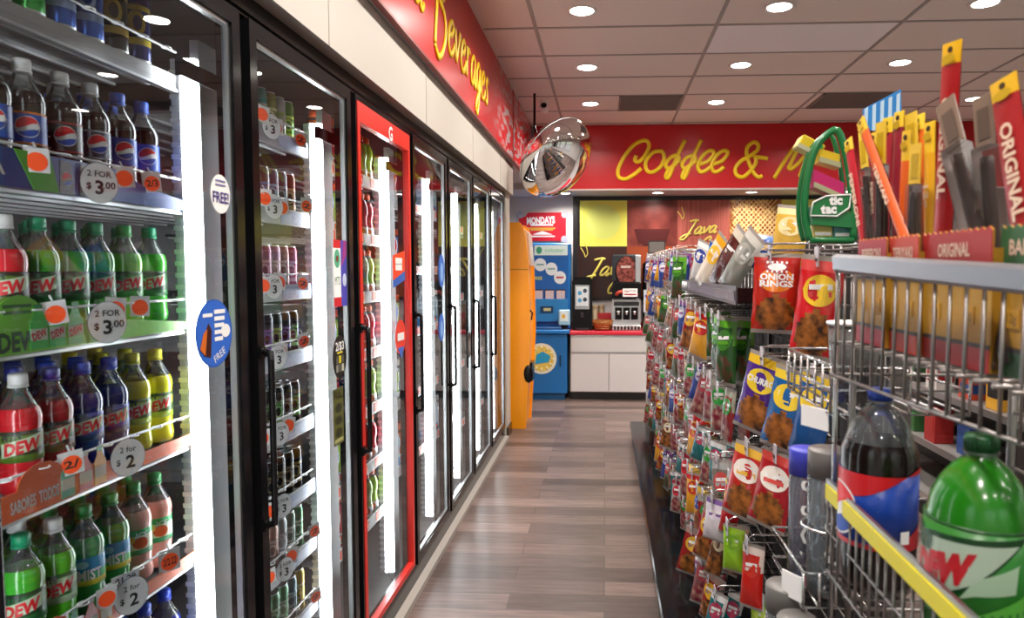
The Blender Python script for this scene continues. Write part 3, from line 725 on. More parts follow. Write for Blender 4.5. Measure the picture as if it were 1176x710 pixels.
# orange strips
for z, tx in ((1.165, 'SABORES  TODOS'), (.855, '')):
    t = S1[z]; mb = MB(); T = Matrix.Translation((.012, 0, 0)) @ RX; OR = K('f06a32')
    mb.prism([(-.34, -.022), (.34, -.018), (.34, .012), (.12, .012), (.0, .03)] + [(sy(52, 570) + .055 * math.cos(a), .03 + .04 * math.sin(a)) for a in [i * PI / 8 for i in range(9)]] + [(-.30, .03), (-.34, .03)], -.001, .001, OR, T=T)
    if tx: mb.text(tx, sy(44, 580), .003, .022, WHITEP, y=-.002, T=T, bold=.03, w=sy(72, 570) - sy(16, 590), rot=.03)
    for i, (a, c) in enumerate(((sy(80, 545), '7ac8a8'), (sy(100, 535), 'c0301e'), (sy(117, 530), 'e8a02a'))):
        mb.prism([(a - .017, -.018), (a + .017, -.018), (a + .017, .03), (a + .008, .045), (a + .008, .056), (a - .008, .056), (a - .008, .045), (a - .017, .03)], -.0022, -.0014, K(c), T=T)
        mb.b2((a - .016, -.0028, -.002), (a + .016, -.0023, .02), K('e8e0d0'), T=T); mb.b2((a - .008, -.003, .052), (a + .008, -.0022, .062), K(['2a8a50', 'e8e8e8', '2a8a50'][i]), T=T)
    mb.build('promo_strip', t)
    circle_tag(t, sy(139, 522) if z > 1 else sy(143, 672), .022, ('2 for', '2'), .036)
price_tag(S1[1.165], sy(80, 520), .05, '2/', .044, .1)
price_tag(S1[.855], sy(193, 624), .035, '2/2.22', .05); price_tag(S1[.855], sy(77, 693), .02, '2/2', .052); price_tag(S1[.855], sy(120, 650), .045, '', .04)
mb = MB(); T = Matrix.Translation((.02, sy(142, 640), .058)) @ Matrix.Rotation(PI / 2 - .4, 4, 'Z'); mb.b2((-.03, -.0005, -.014), (.03, .0005, .014), CARD, T=T); mb.text('$1.29', 0, 0, .014, INK, y=-.001, T=T, bold=.02); mb.build('price_tag', S1[.855])

# tall energy drinks on the top shelf
def can(look, c1_, c2_, h=.157, r=.0285, name='drink_can'):
    root = bpy.data.objects.new(name, None); C.objects.link(root); root['category'] = 'can'; root['label'] = look
    a = K(c1_, .25, metal=.35); b_ = K(c2_, .3)
    mb = MB(); mb.lathe([(.0, .003, ALU), (r * .72, .001), (r * .8, .0), (r, .011, a), (r, h * .22, b_), (r, h * .30, a), (r, h * .62, b_), (r, h * .68, a), (r, h - .014), (r * .86, h - .003, ALU), (r * .88, h)], ALU, 16)
    f = wrap(r); ell(mb, .0, h * .47, r * .62, h * .14, b_, -.0008, f); ell(mb, .002, h * .47, r * .3, h * .09, a, -.0014, f)
    mb.build('body', root)
    mb = MB(); mb.lathe([(r * .88, h), (r * .83, h + .001), (r * .8, h - .003), (0, h - .003)], ALU, 16); mb.b2((-.006, -.012, h - .002), (.006, .004, h - .0005), ALU); mb.build('lid', root)
    return root
cp = {}
def put_can(key, h, r, loc, rz, lab, grp):
    k = (key, h, r)
    if k not in cp:
        o = can(lab, *key, h=h, r=r); o.location = loc; o.rotation_euler = (0, 0, rz); o['label'] = lab; o['group'] = grp; cp[k] = o; return o
    return dup(cp[k], lab, loc, rz, grp)
for i, (c, nm) in enumerate((('c8c8c8 d0d0d0', 'silver'), ('e0dcd4 c8c0b8', 'white'), ('3ab84a 9ae070', 'green'), ('38b048 c8f0a0', 'light green'), ('2a62c8 a8c8f0', 'blue'), ('2a62c8 a8c8f0', 'blue'), ('20201c c8a838', 'black and gold'), ('1c2a70 d8c048', 'navy and yellow'))):
    y = 1.06 + i * .078
    for rw in range(2):
        put_can(tuple(c.split()), .20, .0315, (-1.125 - rw * .075, y, 2.088), .7, 'tall %s energy can, %s along the %s row on the top shelf' % (nm, ORD[i], ['front', 'back'][rw]), 'energy cans on the top shelf')

# door 2: seven shelves of slim cans
pal = [(['5aa848 c8e050', 'c86a30 e8d8b0', 'd8d8d0 b03040', '30a0a0 e0e8e0', 'a8a860 e8e8b8', 'c8c8c8 8aa838']),
       (['6a3a20 c8a070', '8a5a2a d8c8a0', '6a4a30 80a8c0', '5a4a40 7a98c8', '4a4a58 88a8c0', '5a5a60 9ab0b8']),
       (['b0506a e8c0c8', '4a98a8 c8e8e8', '9a8a50 e0d8a0', '8a4868 d8a0b8', 'a87a98 e0d0d8', 'b08078 e8d8c8']),
       (['202020 58a048', '302028 c05a88', '2a2818 c8b040', '281f3a 8a58c0', '1f2a30 98b840', '28283a 7868b8']),
       (['1c1c1c 50a040', '1a201c 489848', '1f1f20 a04030', '1c1c20 388838', '181c18 60a850', '1a1a1a 888888']),
       (['241a14 b09858', '2a1c14 c8a868', '20180f a88848', '1a1410 c0b080', '221a18 a08858', '1c1a18 b8a078']),
       (['2a7a48 c8d8c8', '707478 c8ccd0', '8a8e90 d8dce0', 'a87868 e0c8c0', '989ca0 d8d8e0', '60786a c8d0c8']),
       (['c8a838 e8d8a0', 'a07058 d8b8a0', '387850 a8d0b8', '2a6a40 98c8a0', '408858 b8d8c0', '2a5a68 a8c8d0'])]
zs2 = [2.03, 1.78, 1.527, 1.30, 1.05, .81, .595, .36]
nmz = ['top', 'second', 'third', 'fourth', 'fifth', 'sixth', 'seventh', 'lowest']
for s_, z in enumerate(zs2):
    t = shelf_unit('cooler_shelf', '%s shelf of drink cans behind the second cooler door' % nmz[s_], -1.083, 1.79, 2.42, z, .022)
    mb = MB(); mb.b2((.009, -.315, -.03), (.012, .315, .024), [K('c8c8cc'), K('b8bcc4')][s_ % 2]); mb.b2((.0122, .10, -.026), (.0135, .315, .016), K('9aa4c8')); mb.build('price_strip', t)
    for q in (2.06, 2.19, 2.36):
        if R.random() < .85: price_tag(t, q + R.uniform(-.03, .03) - 2.105, .035 + R.uniform(-.01, .02), '' if q < 2.3 else '2', .048, R.uniform(-.3, .3))
    circle_tag(t, 2.12 - 2.105 + R.uniform(-.02, .02), .02, ('2 FOR', '3'), .034)
    for i in range(7):
        y = 1.985 + i * .0625
        for rw in range(2):
            key = tuple(pal[s_][i % 6].split())
            put_can(key, .157, .0285, (-1.122 - rw * .062, y, z - .002), .75, 'slim %s can, %s along the %s row of the %s can shelf' % (cname(key[0], key[1]), ORD[i], ['front', 'back'][rw], nmz[s_]), 'cans on the %s can shelf' % nmz[s_])

# doors 3 to 7: sports and water bottles
def sport(cap, liq, lab):
    root = bpy.data.objects.new('sports_bottle', None); C.objects.link(root); root['category'] = 'bottle'; root['label'] = 'x'
    L = LIQ(liq); mb = MB()
    mb.lathe([(0, .004, L), (.030, .001), (.036, .01), (.036, .06), (.032, .075), (.032, .10), (.037, .12), (.036, .15), (.028, .175, CLEAR), (.020, .185), (.019, .19)], L, 16); mb.build('body', root)
    mb = MB(); cm = K(cap); mb.lathe([(.0205, .188), (.0215, .19), (.0215, .21), (.016, .214), (.012, .218), (0, .219)], cm, 16); mb.build('cap', root)
    mb = MB(); mb.lathe([(.0368, .012, K(lab)), (.0368, .058)], K(lab), 18); f = wrap(.0368); band(mb, -.012, .012, lambda x: .02 + abs(x) * .6, lambda x: .052 - abs(x) * .5, K('f06a28'), -.001, 8, f); mb.build('label', root)
    return root
sp = [sport('f06028', 'd8601a', 'e8e8e8'), sport('f06028', 'c8283a', 'e8e8e8'), sport('f06028', '2a80c8', 'e0e0e8'), sport('f06028', '9ac83a', 'e8e8e8'), sport('e8e8e8', 'b8d0dc', '4a90c8')]
cl = ['orange', 'red', 'blue', 'lime', 'clear water']
spots = []
for dn, (ya, cnt, zz) in enumerate(((2.56, 8, [2.0, 1.74, 1.48, 1.22, .96, .70, .44]), (3.31, 7, [1.95, 1.6, 1.25, .9, .55]), (4.07, 5, [1.95, 1.6, 1.25, .9, .55]), (4.82, 0, [1.9, 1.4, .9, .45]), (5.58, 0, [1.9, 1.4, .9, .45]))):
    for zi, z in enumerate(zz):
        t = shelf_unit('cooler_shelf', '%s shelf inside the cooler behind the %s door along' % (nmz[zi], ['third', 'fourth', 'fifth', 'sixth', 'seventh'][dn]), -1.083, ya, ya + .64, z, .022, wire=False)
        mb = MB(); mb.b2((.005, -.32, -.03), (.010, .32, .022), CARD); 
        for q in range(4): mb.b2((.0105, -.28 + q * .16, -.02), (.0115, -.22 + q * .16, .018), ORANGE)
        mb.build('price_strip', t)
        for i in range(cnt):
            if dn == 2 and zi % 2: continue
            col_ = (zi * 2 + i // 2 + dn) % 4 if dn == 0 else 4 if dn == 2 else (zi + i // 3) % 5
            spots.append((col_, (-1.125, ya + .05 + i * .078, z - .002), '%s sports bottle, %s along the %s shelf behind the %s door' % (cl[col_], ORD[i], nmz[zi], ['third', 'fourth', 'fifth'][dn])))
used = set()
for col_, loc, lab in spots:
    if col_ not in used:
        used.add(col_); o = sp[col_]; o.location = loc; o.rotation_euler = (0, 0, .7); o['label'] = lab; o['group'] = 'drink bottles behind the farther doors'
    else: dup(sp[col_], lab, loc, .7, 'drink bottles behind the farther doors')
for i in range(5):
    if i not in used: 
        for c in list(sp[i].children): bpy.data.objects.remove(c)
        bpy.data.objects.remove(sp[i])

# ------------------------------------------------------------------ yellow machine at the end of the coolers
YM = M('yellow machine casing', hexc('f59a08'), .35, coat=.3)
t = thing('yellow_kiosk', 'tall yellow moulded kiosk machine standing past the last cooler door', 'machine', (-1.05, 6.72, 0))
def yprof(off=0):
    return [(.0, 0.002), (.255, .002), (.262, .12), (.285, .5), (.305, .95), (.298, 1.35), (.29, 1.62), (.262, 1.92), (.235, 2.03), (.20, 2.07), (.0, 2.07)]
# profile in XZ, extruded along Y, with the far side standing a little prouder
mb = MB(); pts = yprof(); mb.prism(pts, 0, .06, YM); mb.prism([(p[0] * .93, min(p[1], 2.05)) for p in pts], .0605, .5, YM); mb.prism(pts, .5005, .56, YM)
mb.prism([(-.02, .05), (-.0005, .05), (-.0005, 2.0), (-.02, 2.0)], .01, .55, YM)
mb.build('casing', t)
mb = MB(); mb.b2((.0, -.0015, 1.600), (.29, .0, 1.607), M('dark seam', (.25, .12, .01), .6)); mb.build('seam', t)
mb = MB(); mb.prism([(.20, 1.66), (.305, 1.64), (.275, 1.97), (.24, 2.0)], .12, .44, K('d8c8b8', .2)); mb.build('display_panel', t)
mb = MB(); mb.lathe([(.0, 0), (.045, .002), (.05, -.01), (.03, -.03)], BLACK, 14, T=Matrix.Translation((.285, -.004, .56)) @ Matrix.Rotation(PI / 2, 4, 'X') @ Matrix.Scale(1.9, 4, (0, 1, 0)))
mb.b2((.28, .1, .47), (.315, .3, .66), BLACK); mb.build('return_slot', t)
mb = MB(); mb.tube([(.30, .02, 1.20), (.325, .02, 1.17), (.315, .02, 1.10)], .008, BLACK, 6); mb.build('lever', t)

# ------------------------------------------------------------------ blue coin kiosk, poster
KB = M('blue kiosk body', hexc('1668ac'), .4, coat=.2); KB2 = M('blue kiosk panel', hexc('2078c4'), .35); KL = M('light blue panel', hexc('7ab8dc'), .35)
x0 = P(590, 400, Y=8.24).x; x1 = P(654, 400, Y=8.24).x
t = thing('coin_kiosk', 'blue coin counting kiosk with round logo on its base, left of the coffee counter', 'machine', ((x0 + x1) / 2, 8.24, 0)); w = (x1 - x0) / 2
def kp(px, py, y=8.24): q = P(px, py, Y=y); return (q.x - (x0 + x1) / 2, q.z)
mb = MB(); mb.b2((-w, 0, .08), (w - .03, .5, .82), KB, bev=.01); mb.b2((-w + .03, .03, .002), (w - .06, .48, .08), K('10507f')); mb.b2((-w, -.03, .82), (w, .5, .87), KB2, bev=.01); mb.build('base_cabinet', t)
mb = MB(); mb.b2((-w, .18, .87), (w, .5, 1.93), KB2, bev=.012); mb.b2((-w + .02, .172, .9), (w - .02, .1795, 1.9), K('1a62b0', .3)); mb.build('upper_cabinet', t)
mb = MB(); a = kp(612, 293); b_ = kp(651, 281); mb.b2((a[0], .165, a[1]), (b_[0], .1715, b_[1]), K('d8ecec')); c = kp(632, 287)
mb.disc(a[0] + .06, c[1], .035, .045, K('3a9a78'), y=.163); mb.text('coinstar', a[0] + .25, c[1], .05, K('8accb0'), y=.163, w=.24, bold=.02); mb.build('header_sign', t)
mb = MB()
for px, py in ((619, 304), (632, 309), (642, 319)):
    c = kp(px, py); mb.disc(c[0], c[1], .075, .08, K('dfe8ee'), y=.168, n=24)
    mb.b2((c[0] - .045, .166, c[1] - .008), (c[0] + .045, .1675, c[1] + .012), K('c04048' if px > 640 else '7aa8a8'))
c = kp(613, 320); mb.text('FREE', c[0] + .03, c[1], .04, K('e0d838'), y=.168, bold=.02); mb.build('badges', t)
mb = MB(); a = kp(612, 372); mb.b2((-w + .03, .12, .96), (w - .03, .1715, 1.24), K('2a80c0'));
for px in (617, 630, 643):
    c = kp(px, 339); mb.b2((c[0] - .058, .16, c[1] - .075), (c[0] + .058, .1715, c[1] + .065), K('2a2a3a')); mb.b2((c[0] - .052, .155, c[1] - .07), (c[0] + .052, .1595, c[1] + .05), K('d0b8b8'))
mb.build('card_displays', t)
mb = MB(); c = kp(628, 356); mb.b2((c[0] - .09, .108, c[1] - .04), (c[0] + .07, .1195, c[1] + .04), K('0a3f6a')); mb.b2((c[0] - .05, .104, c[1] - .02), (c[0] + .04, .1075, c[1] + .015), K('c8c890')); mb.b2((-w + .05, .0, .871), (w - .1, .12, .9), K('0f4f88'), bev=.01); mb.build('coin_slot_panel', t)
mb = MB(); c = kp(622, 412); mb.disc(c[0], c[1], .185, .19, K('e4e0cc'), y=-.002, n=36); mb.disc(c[0], c[1], .15, .155, K('e8c860'), y=-.003, n=36)
for i in range(12):
    a = i * PI / 6; mb.tube([(c[0] + .11 * math.cos(a), -.004, c[1] + .11 * math.sin(a)), (c[0] + .16 * math.cos(a), -.004, c[1] + .16 * math.sin(a))], .008, K('f0e8c0'), 4)
mb.prism([(c[0] - .08, c[1] - .07), (c[0] + .09, c[1] - .04), (c[0] + .11, c[1] + .03), (c[0] + .02, c[1] + .09), (c[0] - .06, c[1] + .05)], -.007, -.004, K('2a9ac8')); mb.build('logo_disc', t)
mb = MB(); mb.b2((w - .12, -.012, .42), (w - .10, 0, .56), K('0a3a62')); mb.build('latch', t)
t = thing('card_terminal', 'small pale blue screen terminal on the right edge of the blue kiosk', 'terminal', (P(648, 370, Y=8.26).x, 8.26, .872))
mb = MB(); mb.b2((-.07, 0, .05), (.07, .04, .24), K('9ccbe0', .3), bev=.012); mb.b2((-.05, -.003, .10), (.05, -.0005, .22), K('dfeef4', .2)); mb.disc(-.01, .16, .022, .026, K('e0b040'), y=-.004); mb.build('screen', t)
mb = MB(); mb.lathe([(.07, 0), (.065, .012), (.02, .02), (.018, .06)], BLACK, 16, T=Matrix.Translation((0, .06, 0))); mb.b2((-.05, .035, .02), (.05, .055, .07), BLACK); mb.build('stand', t)

a = P(596, 277, Y=8.78); b_ = P(650, 244, Y=8.78)
t = thing('wall_poster', 'red poster headed MONDAYS on the wall above the blue kiosk', 'poster', ((a.x + b_.x) / 2, 8.78, (a.z + b_.z) / 2)); w = (b_.x - a.x) / 2; h = (b_.z - a.z) / 2
mb = MB(); PR = K('c41f30', .3); mb.prism([(-w, -h), (w, -h), (w, h * .75), (w * .82, h), (-w * .62, h), (-w * .7, h * .75), (-w, h * .6)], 0, .012, PR); mb.build('poster_sheet', t)
mb = MB(); mb.text('MONDAYS', -.02, h * .42, .085, WHITEP, y=-.002, w=w * 1.2, bold=.05, rot=.04)
for k, (zz, ww, m) in enumerate(((.12, .5, WHITEP), (-.12, .62, K('d8a040')), (-.22, .5, K('d8a040')))): mb.b2((-w * ww, -.003, h * zz - .009), (w * ww * .9, -.001, h * zz + .012), m)
mb.prism([(-.13, -h * .55), (.13, -h * .55), (.05, -h * .38), (0, -h * .30), (-.06, -h * .4)], -.003, -.001, WHITEP); mb.b2((-.16, -.003, -h * .72), (.16, -.001, -h * .62), WHITEP)
mb.build('poster_print', t)
for (sx_, sz_) in ((-.93, .85), (.95, .85), (.93, -.88)): mb = MB(); mb.disc(sx_ * w, sz_ * h, .045, .045, K('b8b8c8', .2), y=-.004, n=16); mb.build('corner_fixing', t)

# ------------------------------------------------------------------ menu board
a = P(658, 225.5, Y=8.76)
t = thing('menu_board', 'long black framed picture menu board with Java Cafe panels above the counter', 'menu board', (a.x, 8.77, 0))
ox = a.x; zt = 2.535; zb = P(700, 345, Y=8.76).z
mb = MB(); FB = K('161012', .3)
L_ = 4.6
mb.b2((0, 0, zb), (L_, .025, zt), FB); mb.build('backing', t)
mb = MB(); FB2 = K('1c1a1c', .35)
mb.b2((0, -.02, zt - .045), (L_, -.0005, zt), FB2); mb.b2((0, -.02, zb), (.06, -.0005, zt - .045), FB2); mb.build('frame', t)
def noisemat(name, c0, c1_, sc_, kind='noise', stretch=(1, 1, 1), rough=.3, lo=.3, hi=.7):
    m, nt, b = nodes_mat(name); tc = nt.nodes.new('ShaderNodeTexCoord'); mp = nt.nodes.new('ShaderNodeMapping'); mp.inputs['Scale'].default_value = stretch
    if kind == 'noise': n = nt.nodes.new('ShaderNodeTexNoise'); n.inputs['Detail'].default_value = 5; o = 'Fac'
    else: n = nt.nodes.new('ShaderNodeTexVoronoi'); o = 'Distance'
    n.inputs['Scale'].default_value = sc_
    cr = nt.nodes.new('ShaderNodeValToRGB'); cr.color_ramp.elements[0].color = (*c0, 1); cr.color_ramp.elements[1].color = (*c1_, 1); cr.color_ramp.elements[0].position = lo; cr.color_ramp.elements[1].position = hi
    nt.links.new(tc.outputs['Object'], mp.inputs[0]); nt.links.new(mp.outputs[0], n.inputs['Vector']); nt.links.new(n.outputs[o], cr.inputs[0]); nt.links.new(cr.outputs[0], b.inputs['Base Color'])
    b.inputs['Roughness'].default_value = rough; return m
def bx_(px): return P(px, 260, Y=8.76).x - ox
zm = P(700, 283, Y=8.76).z; ztp = zt - .05
YG = noisemat('yellow green poster', hexc('f0dc50'), hexc('d0dc68'), 1.5)
SMK = noisemat('dark red smoky picture', hexc('4a1210'), hexc('8a4038'), 3.5)
WDR = noisemat('reddish wood picture', hexc('8e4438'), hexc('b8645a'), 6, stretch=(9, 1, .3))
WAF = noisemat('golden lattice picture', hexc('e8c070'), hexc('8a4c14'), 16, 'vor', (1, 1, 1), lo=.05, hi=.6)
DKB = noisemat('dark brown picture', hexc('1c0c0a'), hexc('3a1a14'), 3)
ORB = noisemat('orange brown picture', hexc('a84a20'), hexc('6a2818'), 1.2)
PAN = [(666, 720, ztp, zm, YG), (720, 778, ztp, zm, SMK), (778, 838, ztp, zm, WDR), (838, 897, ztp, zm, WAF), (897, 955, ztp, zm, YG), (955, 1014, ztp, zm, SMK), (662, 720, zm, zb + .04, DKB), (720, 778, zm, zb + .04, ORB), (778, 838, zm, zb + .04, ORB), (838, 897, zm, zb + .04, DKB), (897, 1014, zm, zb + .04, ORB)]
for p in PAN:
    mb = MB(); mb.b2((max(bx_(p[0]), .062), -.012, p[3]), (bx_(p[1]), -.0005, p[2]), p[4])
    if p[4] is YG: mb.disc((bx_(p[0]) + bx_(p[1])) / 2, (ztp + zm) / 2 + .02, .22, .22, K('d4dc72', .4), y=-.0125, n=30)
    if p[4] is WAF:
        wa, wb = bx_(p[0]), bx_(p[1]); hh = p[2] - p[3]
        for i in range(-7, 12):
            for sg in (1, -1):
                xa = wa + (wb - wa) * i / 11.; xb = xa + sg * hh * .9; z_a, z_b = p[3], p[2]
                if sg < 0: xa, xb = xa + .3, xb + .3
                pts = []
                for j in range(13):
                    u = xa + (xb - xa) * j / 12; v = z_a + (z_b - z_a) * j / 12
                    if wa + .01 < u < wb - .01: pts.append((u, -.013, v))
                if len(pts) > 1: mb.tube(pts, .006, K('f0d49a', .5), 4)
    if p[0] == 720 and p[4] is SMK: mb.prism([(bx_(733), zm + .03), (bx_(765), zm + .03), (bx_(770), zm + .22), (bx_(728), zm + .22)], -.0135, -.0125, K('4a1414')) ; mb.b2((bx_(738), -.0135, zm + .0), (bx_(760), -.0125, zm + .03), K('3a1010'))
    mb.build('picture_panel', t)
GOLD = K('d8c85a', .4)
mb = MB()
def jc(px, py, s_): 
    q = P(px, py, Y=8.755); o = (q.x - ox, -.02, q.z)
    script(mb, 'Java', o, (1, 0, 0), (0, 0, 1), .09 * s_, .0135 * s_, GOLD, (0, 1, 0), adv=1.15, shear=.35, slope=.10)
    script(mb, 'Café', (o[0] + .20 * s_, -.02, o[2] - .17 * s_), (1, 0, 0), (0, 0, 1), .075 * s_, .011 * s_, GOLD, (0, 1, 0), adv=1.1, shear=.35, slope=.12)
    for k, l in enumerate(((-.02, .30), (.03, .36))): mb.tube(smooth_pts([(o[0] - .02, -.02, o[2] + .2 * s_), (o[0] + l[0] - .02, -.02, o[2] + .25 * s_), (o[0] + l[0] - .06, -.02, o[2] + l[1] * s_)], 3), .006, GOLD, 5, flat=(Vector((0, 1, 0)), .3))
jc(785, 270, 1.0)
jc(674, 318, 1.25)
mb.build('lettering', t)

# ------------------------------------------------------------------ coffee counter and what stands on it
CW = M('white laminate', (.56, .54, .53), .4); CR = M('red counter top', hexc('c8283c'), .3)
xa = P(655, 420, Y=8.25).x
def cab(x, label):
    t = thing('base_cabinet', label, 'cabinet', (x + .47, 8.25, 0), group='white base cabinets under the coffee counter')
    mb = MB(); mb.b2((-.47, .02, .10), (.47, .50, .805), CW); mb.build('carcass', t)
    mb = MB(); mb.b2((-.47, .07, .002), (.47, .5, .10), K('1a1515')); mb.build('plinth', t)
    mb = MB(); mb.b2((-.465, -.006, .60), (.465, .019, .80), CW, bev=.003)
    for z in (.60, .80): mb.b2((-.465, -.012, z - .012), (.465, -.0065, z + .003), ALU)
    mb.build('drawer_front', t)
    for s_ in (-1, 1):
        mb = MB(); mb.b2((s_ * .004, -.004, .11), (s_ * .465, .019, .588), M('white cabinet door', (.60, .57, .57), .35), bev=.003); mb.build('door', t)
    return t
cab(xa, 'white laminate base cabinet with two doors, beside the blue kiosk'); cab(xa + .945, 'second white laminate base cabinet along, hidden behind the snack racks')
t = thing('countertop', 'red countertop over the white cabinets, under the coffee machine', 'countertop', (xa, 8.24, .806))
mb = MB(); mb.b2((-.01, -.01, 0), (1.9, .52, .045), CR, bev=.006); mb.build('top', t); mb = MB(); mb.b2((-.01, .50, .0455), (1.9, .535, .12), CR); mb.build('upstand', t)
ct = .852
# cup dispenser
q = P(668.5, 372, Y=8.4)
t = thing('touch_dispenser', 'black tower dispenser with a small white screen, leftmost on the red counter', 'dispenser', (q.x, 8.42, ct))
mb = MB(); mb.prism([(-.125, 0), (.125, 0), (.125, .60), (.10, .66), (-.10, .66), (-.125, .60)], 0, .25, BLACK); mb.build('housing', t)
mb = MB(); mb.b2((-.09, -.006, .26), (.09, -.0005, .56), K('9ca4a8', .2)); mb.b2((-.075, -.009, .30), (.075, -.0065, .54), K('dde8ee', .3))
for a_, b__ in ((-.03, .46), (.035, .49), (-.03, .37), (.035, .38)): mb.disc(a_, b__, .025, .027, K('4aa0cc' if a_ < 0 else '3a4a58'), y=-.010, n=14)
mb.build('screen', t)
mb = MB(); mb.b2((-.08, -.05, .0), (.08, -.0005, .025), K('2a2a2c')); mb.build('drip_tray', t); mb = MB(); mb.b2((-.02, -.03, .16), (.02, -.0005, .22), K('2a2a2c')); mb.build('spout', t)
# basket
q = P(692, 370, Y=8.42)
t = thing('wicker_basket', 'round brown wicker basket on the red counter between the two machines', 'basket', (q.x, 8.45, ct))
mb = MB(); WK = noisemat('wicker weave', hexc('6a3a18'), hexc('b87838'), 60); mb.lathe([(0, .004), (.09, 0), (.125, .08), (.135, .12), (.125, .118), (.085, .01), (0, .012)], WK, 24); 
for k in range(5): mb.tube([((.10 + .007 * k) * math.cos(a), (.10 + .007 * k) * math.sin(a), .02 + .024 * k) for a in [i * PI / 12 for i in range(24)]], .008, WK, 5, closed=True)
mb.build('bowl', t)
t = thing('red_carton', 'small red carton standing behind the wicker basket', 'box', (q.x + .02, 8.66, ct)); mb = MB(); mb.b2((-.09, -.05, 0), (.09, .05, .2), K('a8202a', .4), bev=.004); mb.build('carton', t)
mb = MB(); mb.b2((-.08, -.053, .05), (.08, -.0505, .1), K('701018', .4)); mb.build('label', t)
for i, px in enumerate((683.5, 686.5)):
    q2 = P(px, 350, Y=8.6); t = thing('cup_stack', 'tall stack of tan paper cups by the basket, %s one' % ['left', 'right'][i], 'cups', (q2.x - .005 + .05 * i, 8.62 + .10 * i, ct), group='cup stacks by the basket')
    mb = MB(); pr = []
    for k in range(9): pr += [(.036, .0 + .03 * k), (.043, .026 + .03 * k)]
    mb.lathe([(.0, 0)] + pr + [(.046, .30), (.040, .301), (.03, .24), (0, .24)], K('a89070'), 16); mb.build('cups', t)
# coffee machine
a = P(703, 377, Y=8.4).x; b__ = P(736, 377, Y=8.4).x; w = (b__ - a) / 2
t = thing('coffee_machine', 'large black and steel coffee machine with clear bean hopper on the red counter', 'coffee machine', ((a + b__) / 2, 8.37, ct))
mb = MB(); mb.b2((-w, .0, .0), (w, .33, .06), ALU, bev=.005); mb.b2((-w, .10, .06), (w, .33, .38), ALU); mb.b2((-w, 0.02, .38), (w, .33, .60), BLACK, bev=.02); mb.b2((-w, .09, .60), (w, .33, .94), K('2c3034', .3), bev=.02); mb.b2((w * .6, .07, .5), (w, .0895, .93), ALU, bev=.01); mb.build('casing', t)
mb = MB(); mb.disc(0, .72, w * .82, .20, BLACK, y=.085, n=32); mb.disc(0, .74, w * .72, .175, noisemat('coffee beans behind red plastic', hexc('2a0c0c'), hexc('a85850'), 25, rough=.1), y=.083, n=32); mb.b2((-.07, .078, .77), (.05, .0825, .80), K('c8b0a8', .2)); mb.build('bean_hopper', t)
mb = MB(); mb.tube(smooth_pts([(-w * .7, .02, .44), (-w * .5, -.02, .475), (0, -.03, .48), (w * .5, -.02, .475), (w * .7, .02, .44)], 4), .022, K('c04838', .3), 8); mb.b2((-.05, -.05, .42), (.13, -.046, .52), CARD); mb.text('COFFEE', .04, .49, .02, K('505050'), y=-.0505, w=.14); mb.b2((-.03, -.052, .44), (.11, -.0505, .455), K('a02020')); mb.build('dispense_bar', t)
mb = MB(); 
for k in (-1, 0, 1):
    mb.b2((k * .10 - .042, .07, .13), (k * .10 + .042, .0995, .28), BLACK); mb.lathe([(.02, 0), (.012, -.05)], ALU, 10, T=Matrix.Translation((k * .1, .06, .24)))
mb.b2((-w + .02, .088, .30), (w - .02, .0995, .35), K('3a3e42', .3)); mb.build('dispense_bay', t)
mb = MB()
for k in range(8): mb.b2((-w + .02 + k * .042, -.004, .008), (-w + .045 + k * .042, -.0005, .052), K('202224', .3))
mb.build('drip_grate', t)
q = P(739, 340, Y=8.45)
t = thing('lid_dispenser', 'narrow black dispenser column at the right of the coffee machine', 'dispenser', (q.x + .04, 8.5, ct)); mb = MB(); mb.b2((-.045, 0, 0), (.1, .2, .85), BLACK, bev=.03); mb.build('column', t)
mb = MB(); mb.b2((-.035, -.005, .22), (.04, -.0005, .5), K('c8d0d8', .3)); mb.disc(0.0, .42, .02, .02, K('3a5aa8'), y=-.006, n=12); mb.build('notice', t)

# ------------------------------------------------------------------ snack gondola
GX = .70; G0, G1 = 1.62, 6.46
t = thing('snack_gondola', 'long double sided black wire gondola full of hanging snack bags', 'display rack', (GX, 4, 0))
mb = MB(); mb.b2((-.46, G0 - 4, .10), (-.025, G1 - 4, .15), BLACK, bev=.006); mb.b2((-.44, G0 + .03 - 4, .001), (-.03, G1 - .03 - 4, .10), K('0c0b0b', .5)); mb.build('base_deck', t)
mb = MB(); mb.b2((.025, G0 - 4, .10), (.46, G1 - 4, .15), BLACK, bev=.006); mb.b2((.03, G0 + .03 - 4, .001), (.44, G1 - .03 - 4, .10), K('0c0b0b', .5)); mb.build('base_deck', t)
for y in (G0, 2.85, 4.07, 5.27, G1 - .03):
    mb = MB(); mb.b2((-.02, y - 4, .002), (.02, y + .03 - 4, 1.74), K('b8b4b0', .4) if y > 6 else K('4a4644', .4)); mb.build('upright', t)
mb = MB(); z = .22
while z < 1.74: mb.tube([(-.022, G0 + .03 - 4, z), (-.022, G1 - .03 - 4, z)], .0028, WIRE, 5); z += .08
y = G0 + .06
while y < G1 - .05: mb.tube([(-.018, y - 4, .2), (-.018, y - 4, 1.72)], .0025, WIRE, 4); y += .08
mb.build('wire_grid', t)
mb = MB(); mb.b2((-.005, G0 + .03 - 4, .16), (.005, G1 - .03 - 4, 1.70), K('1a1716', .6)); mb.build('back_panel', t)
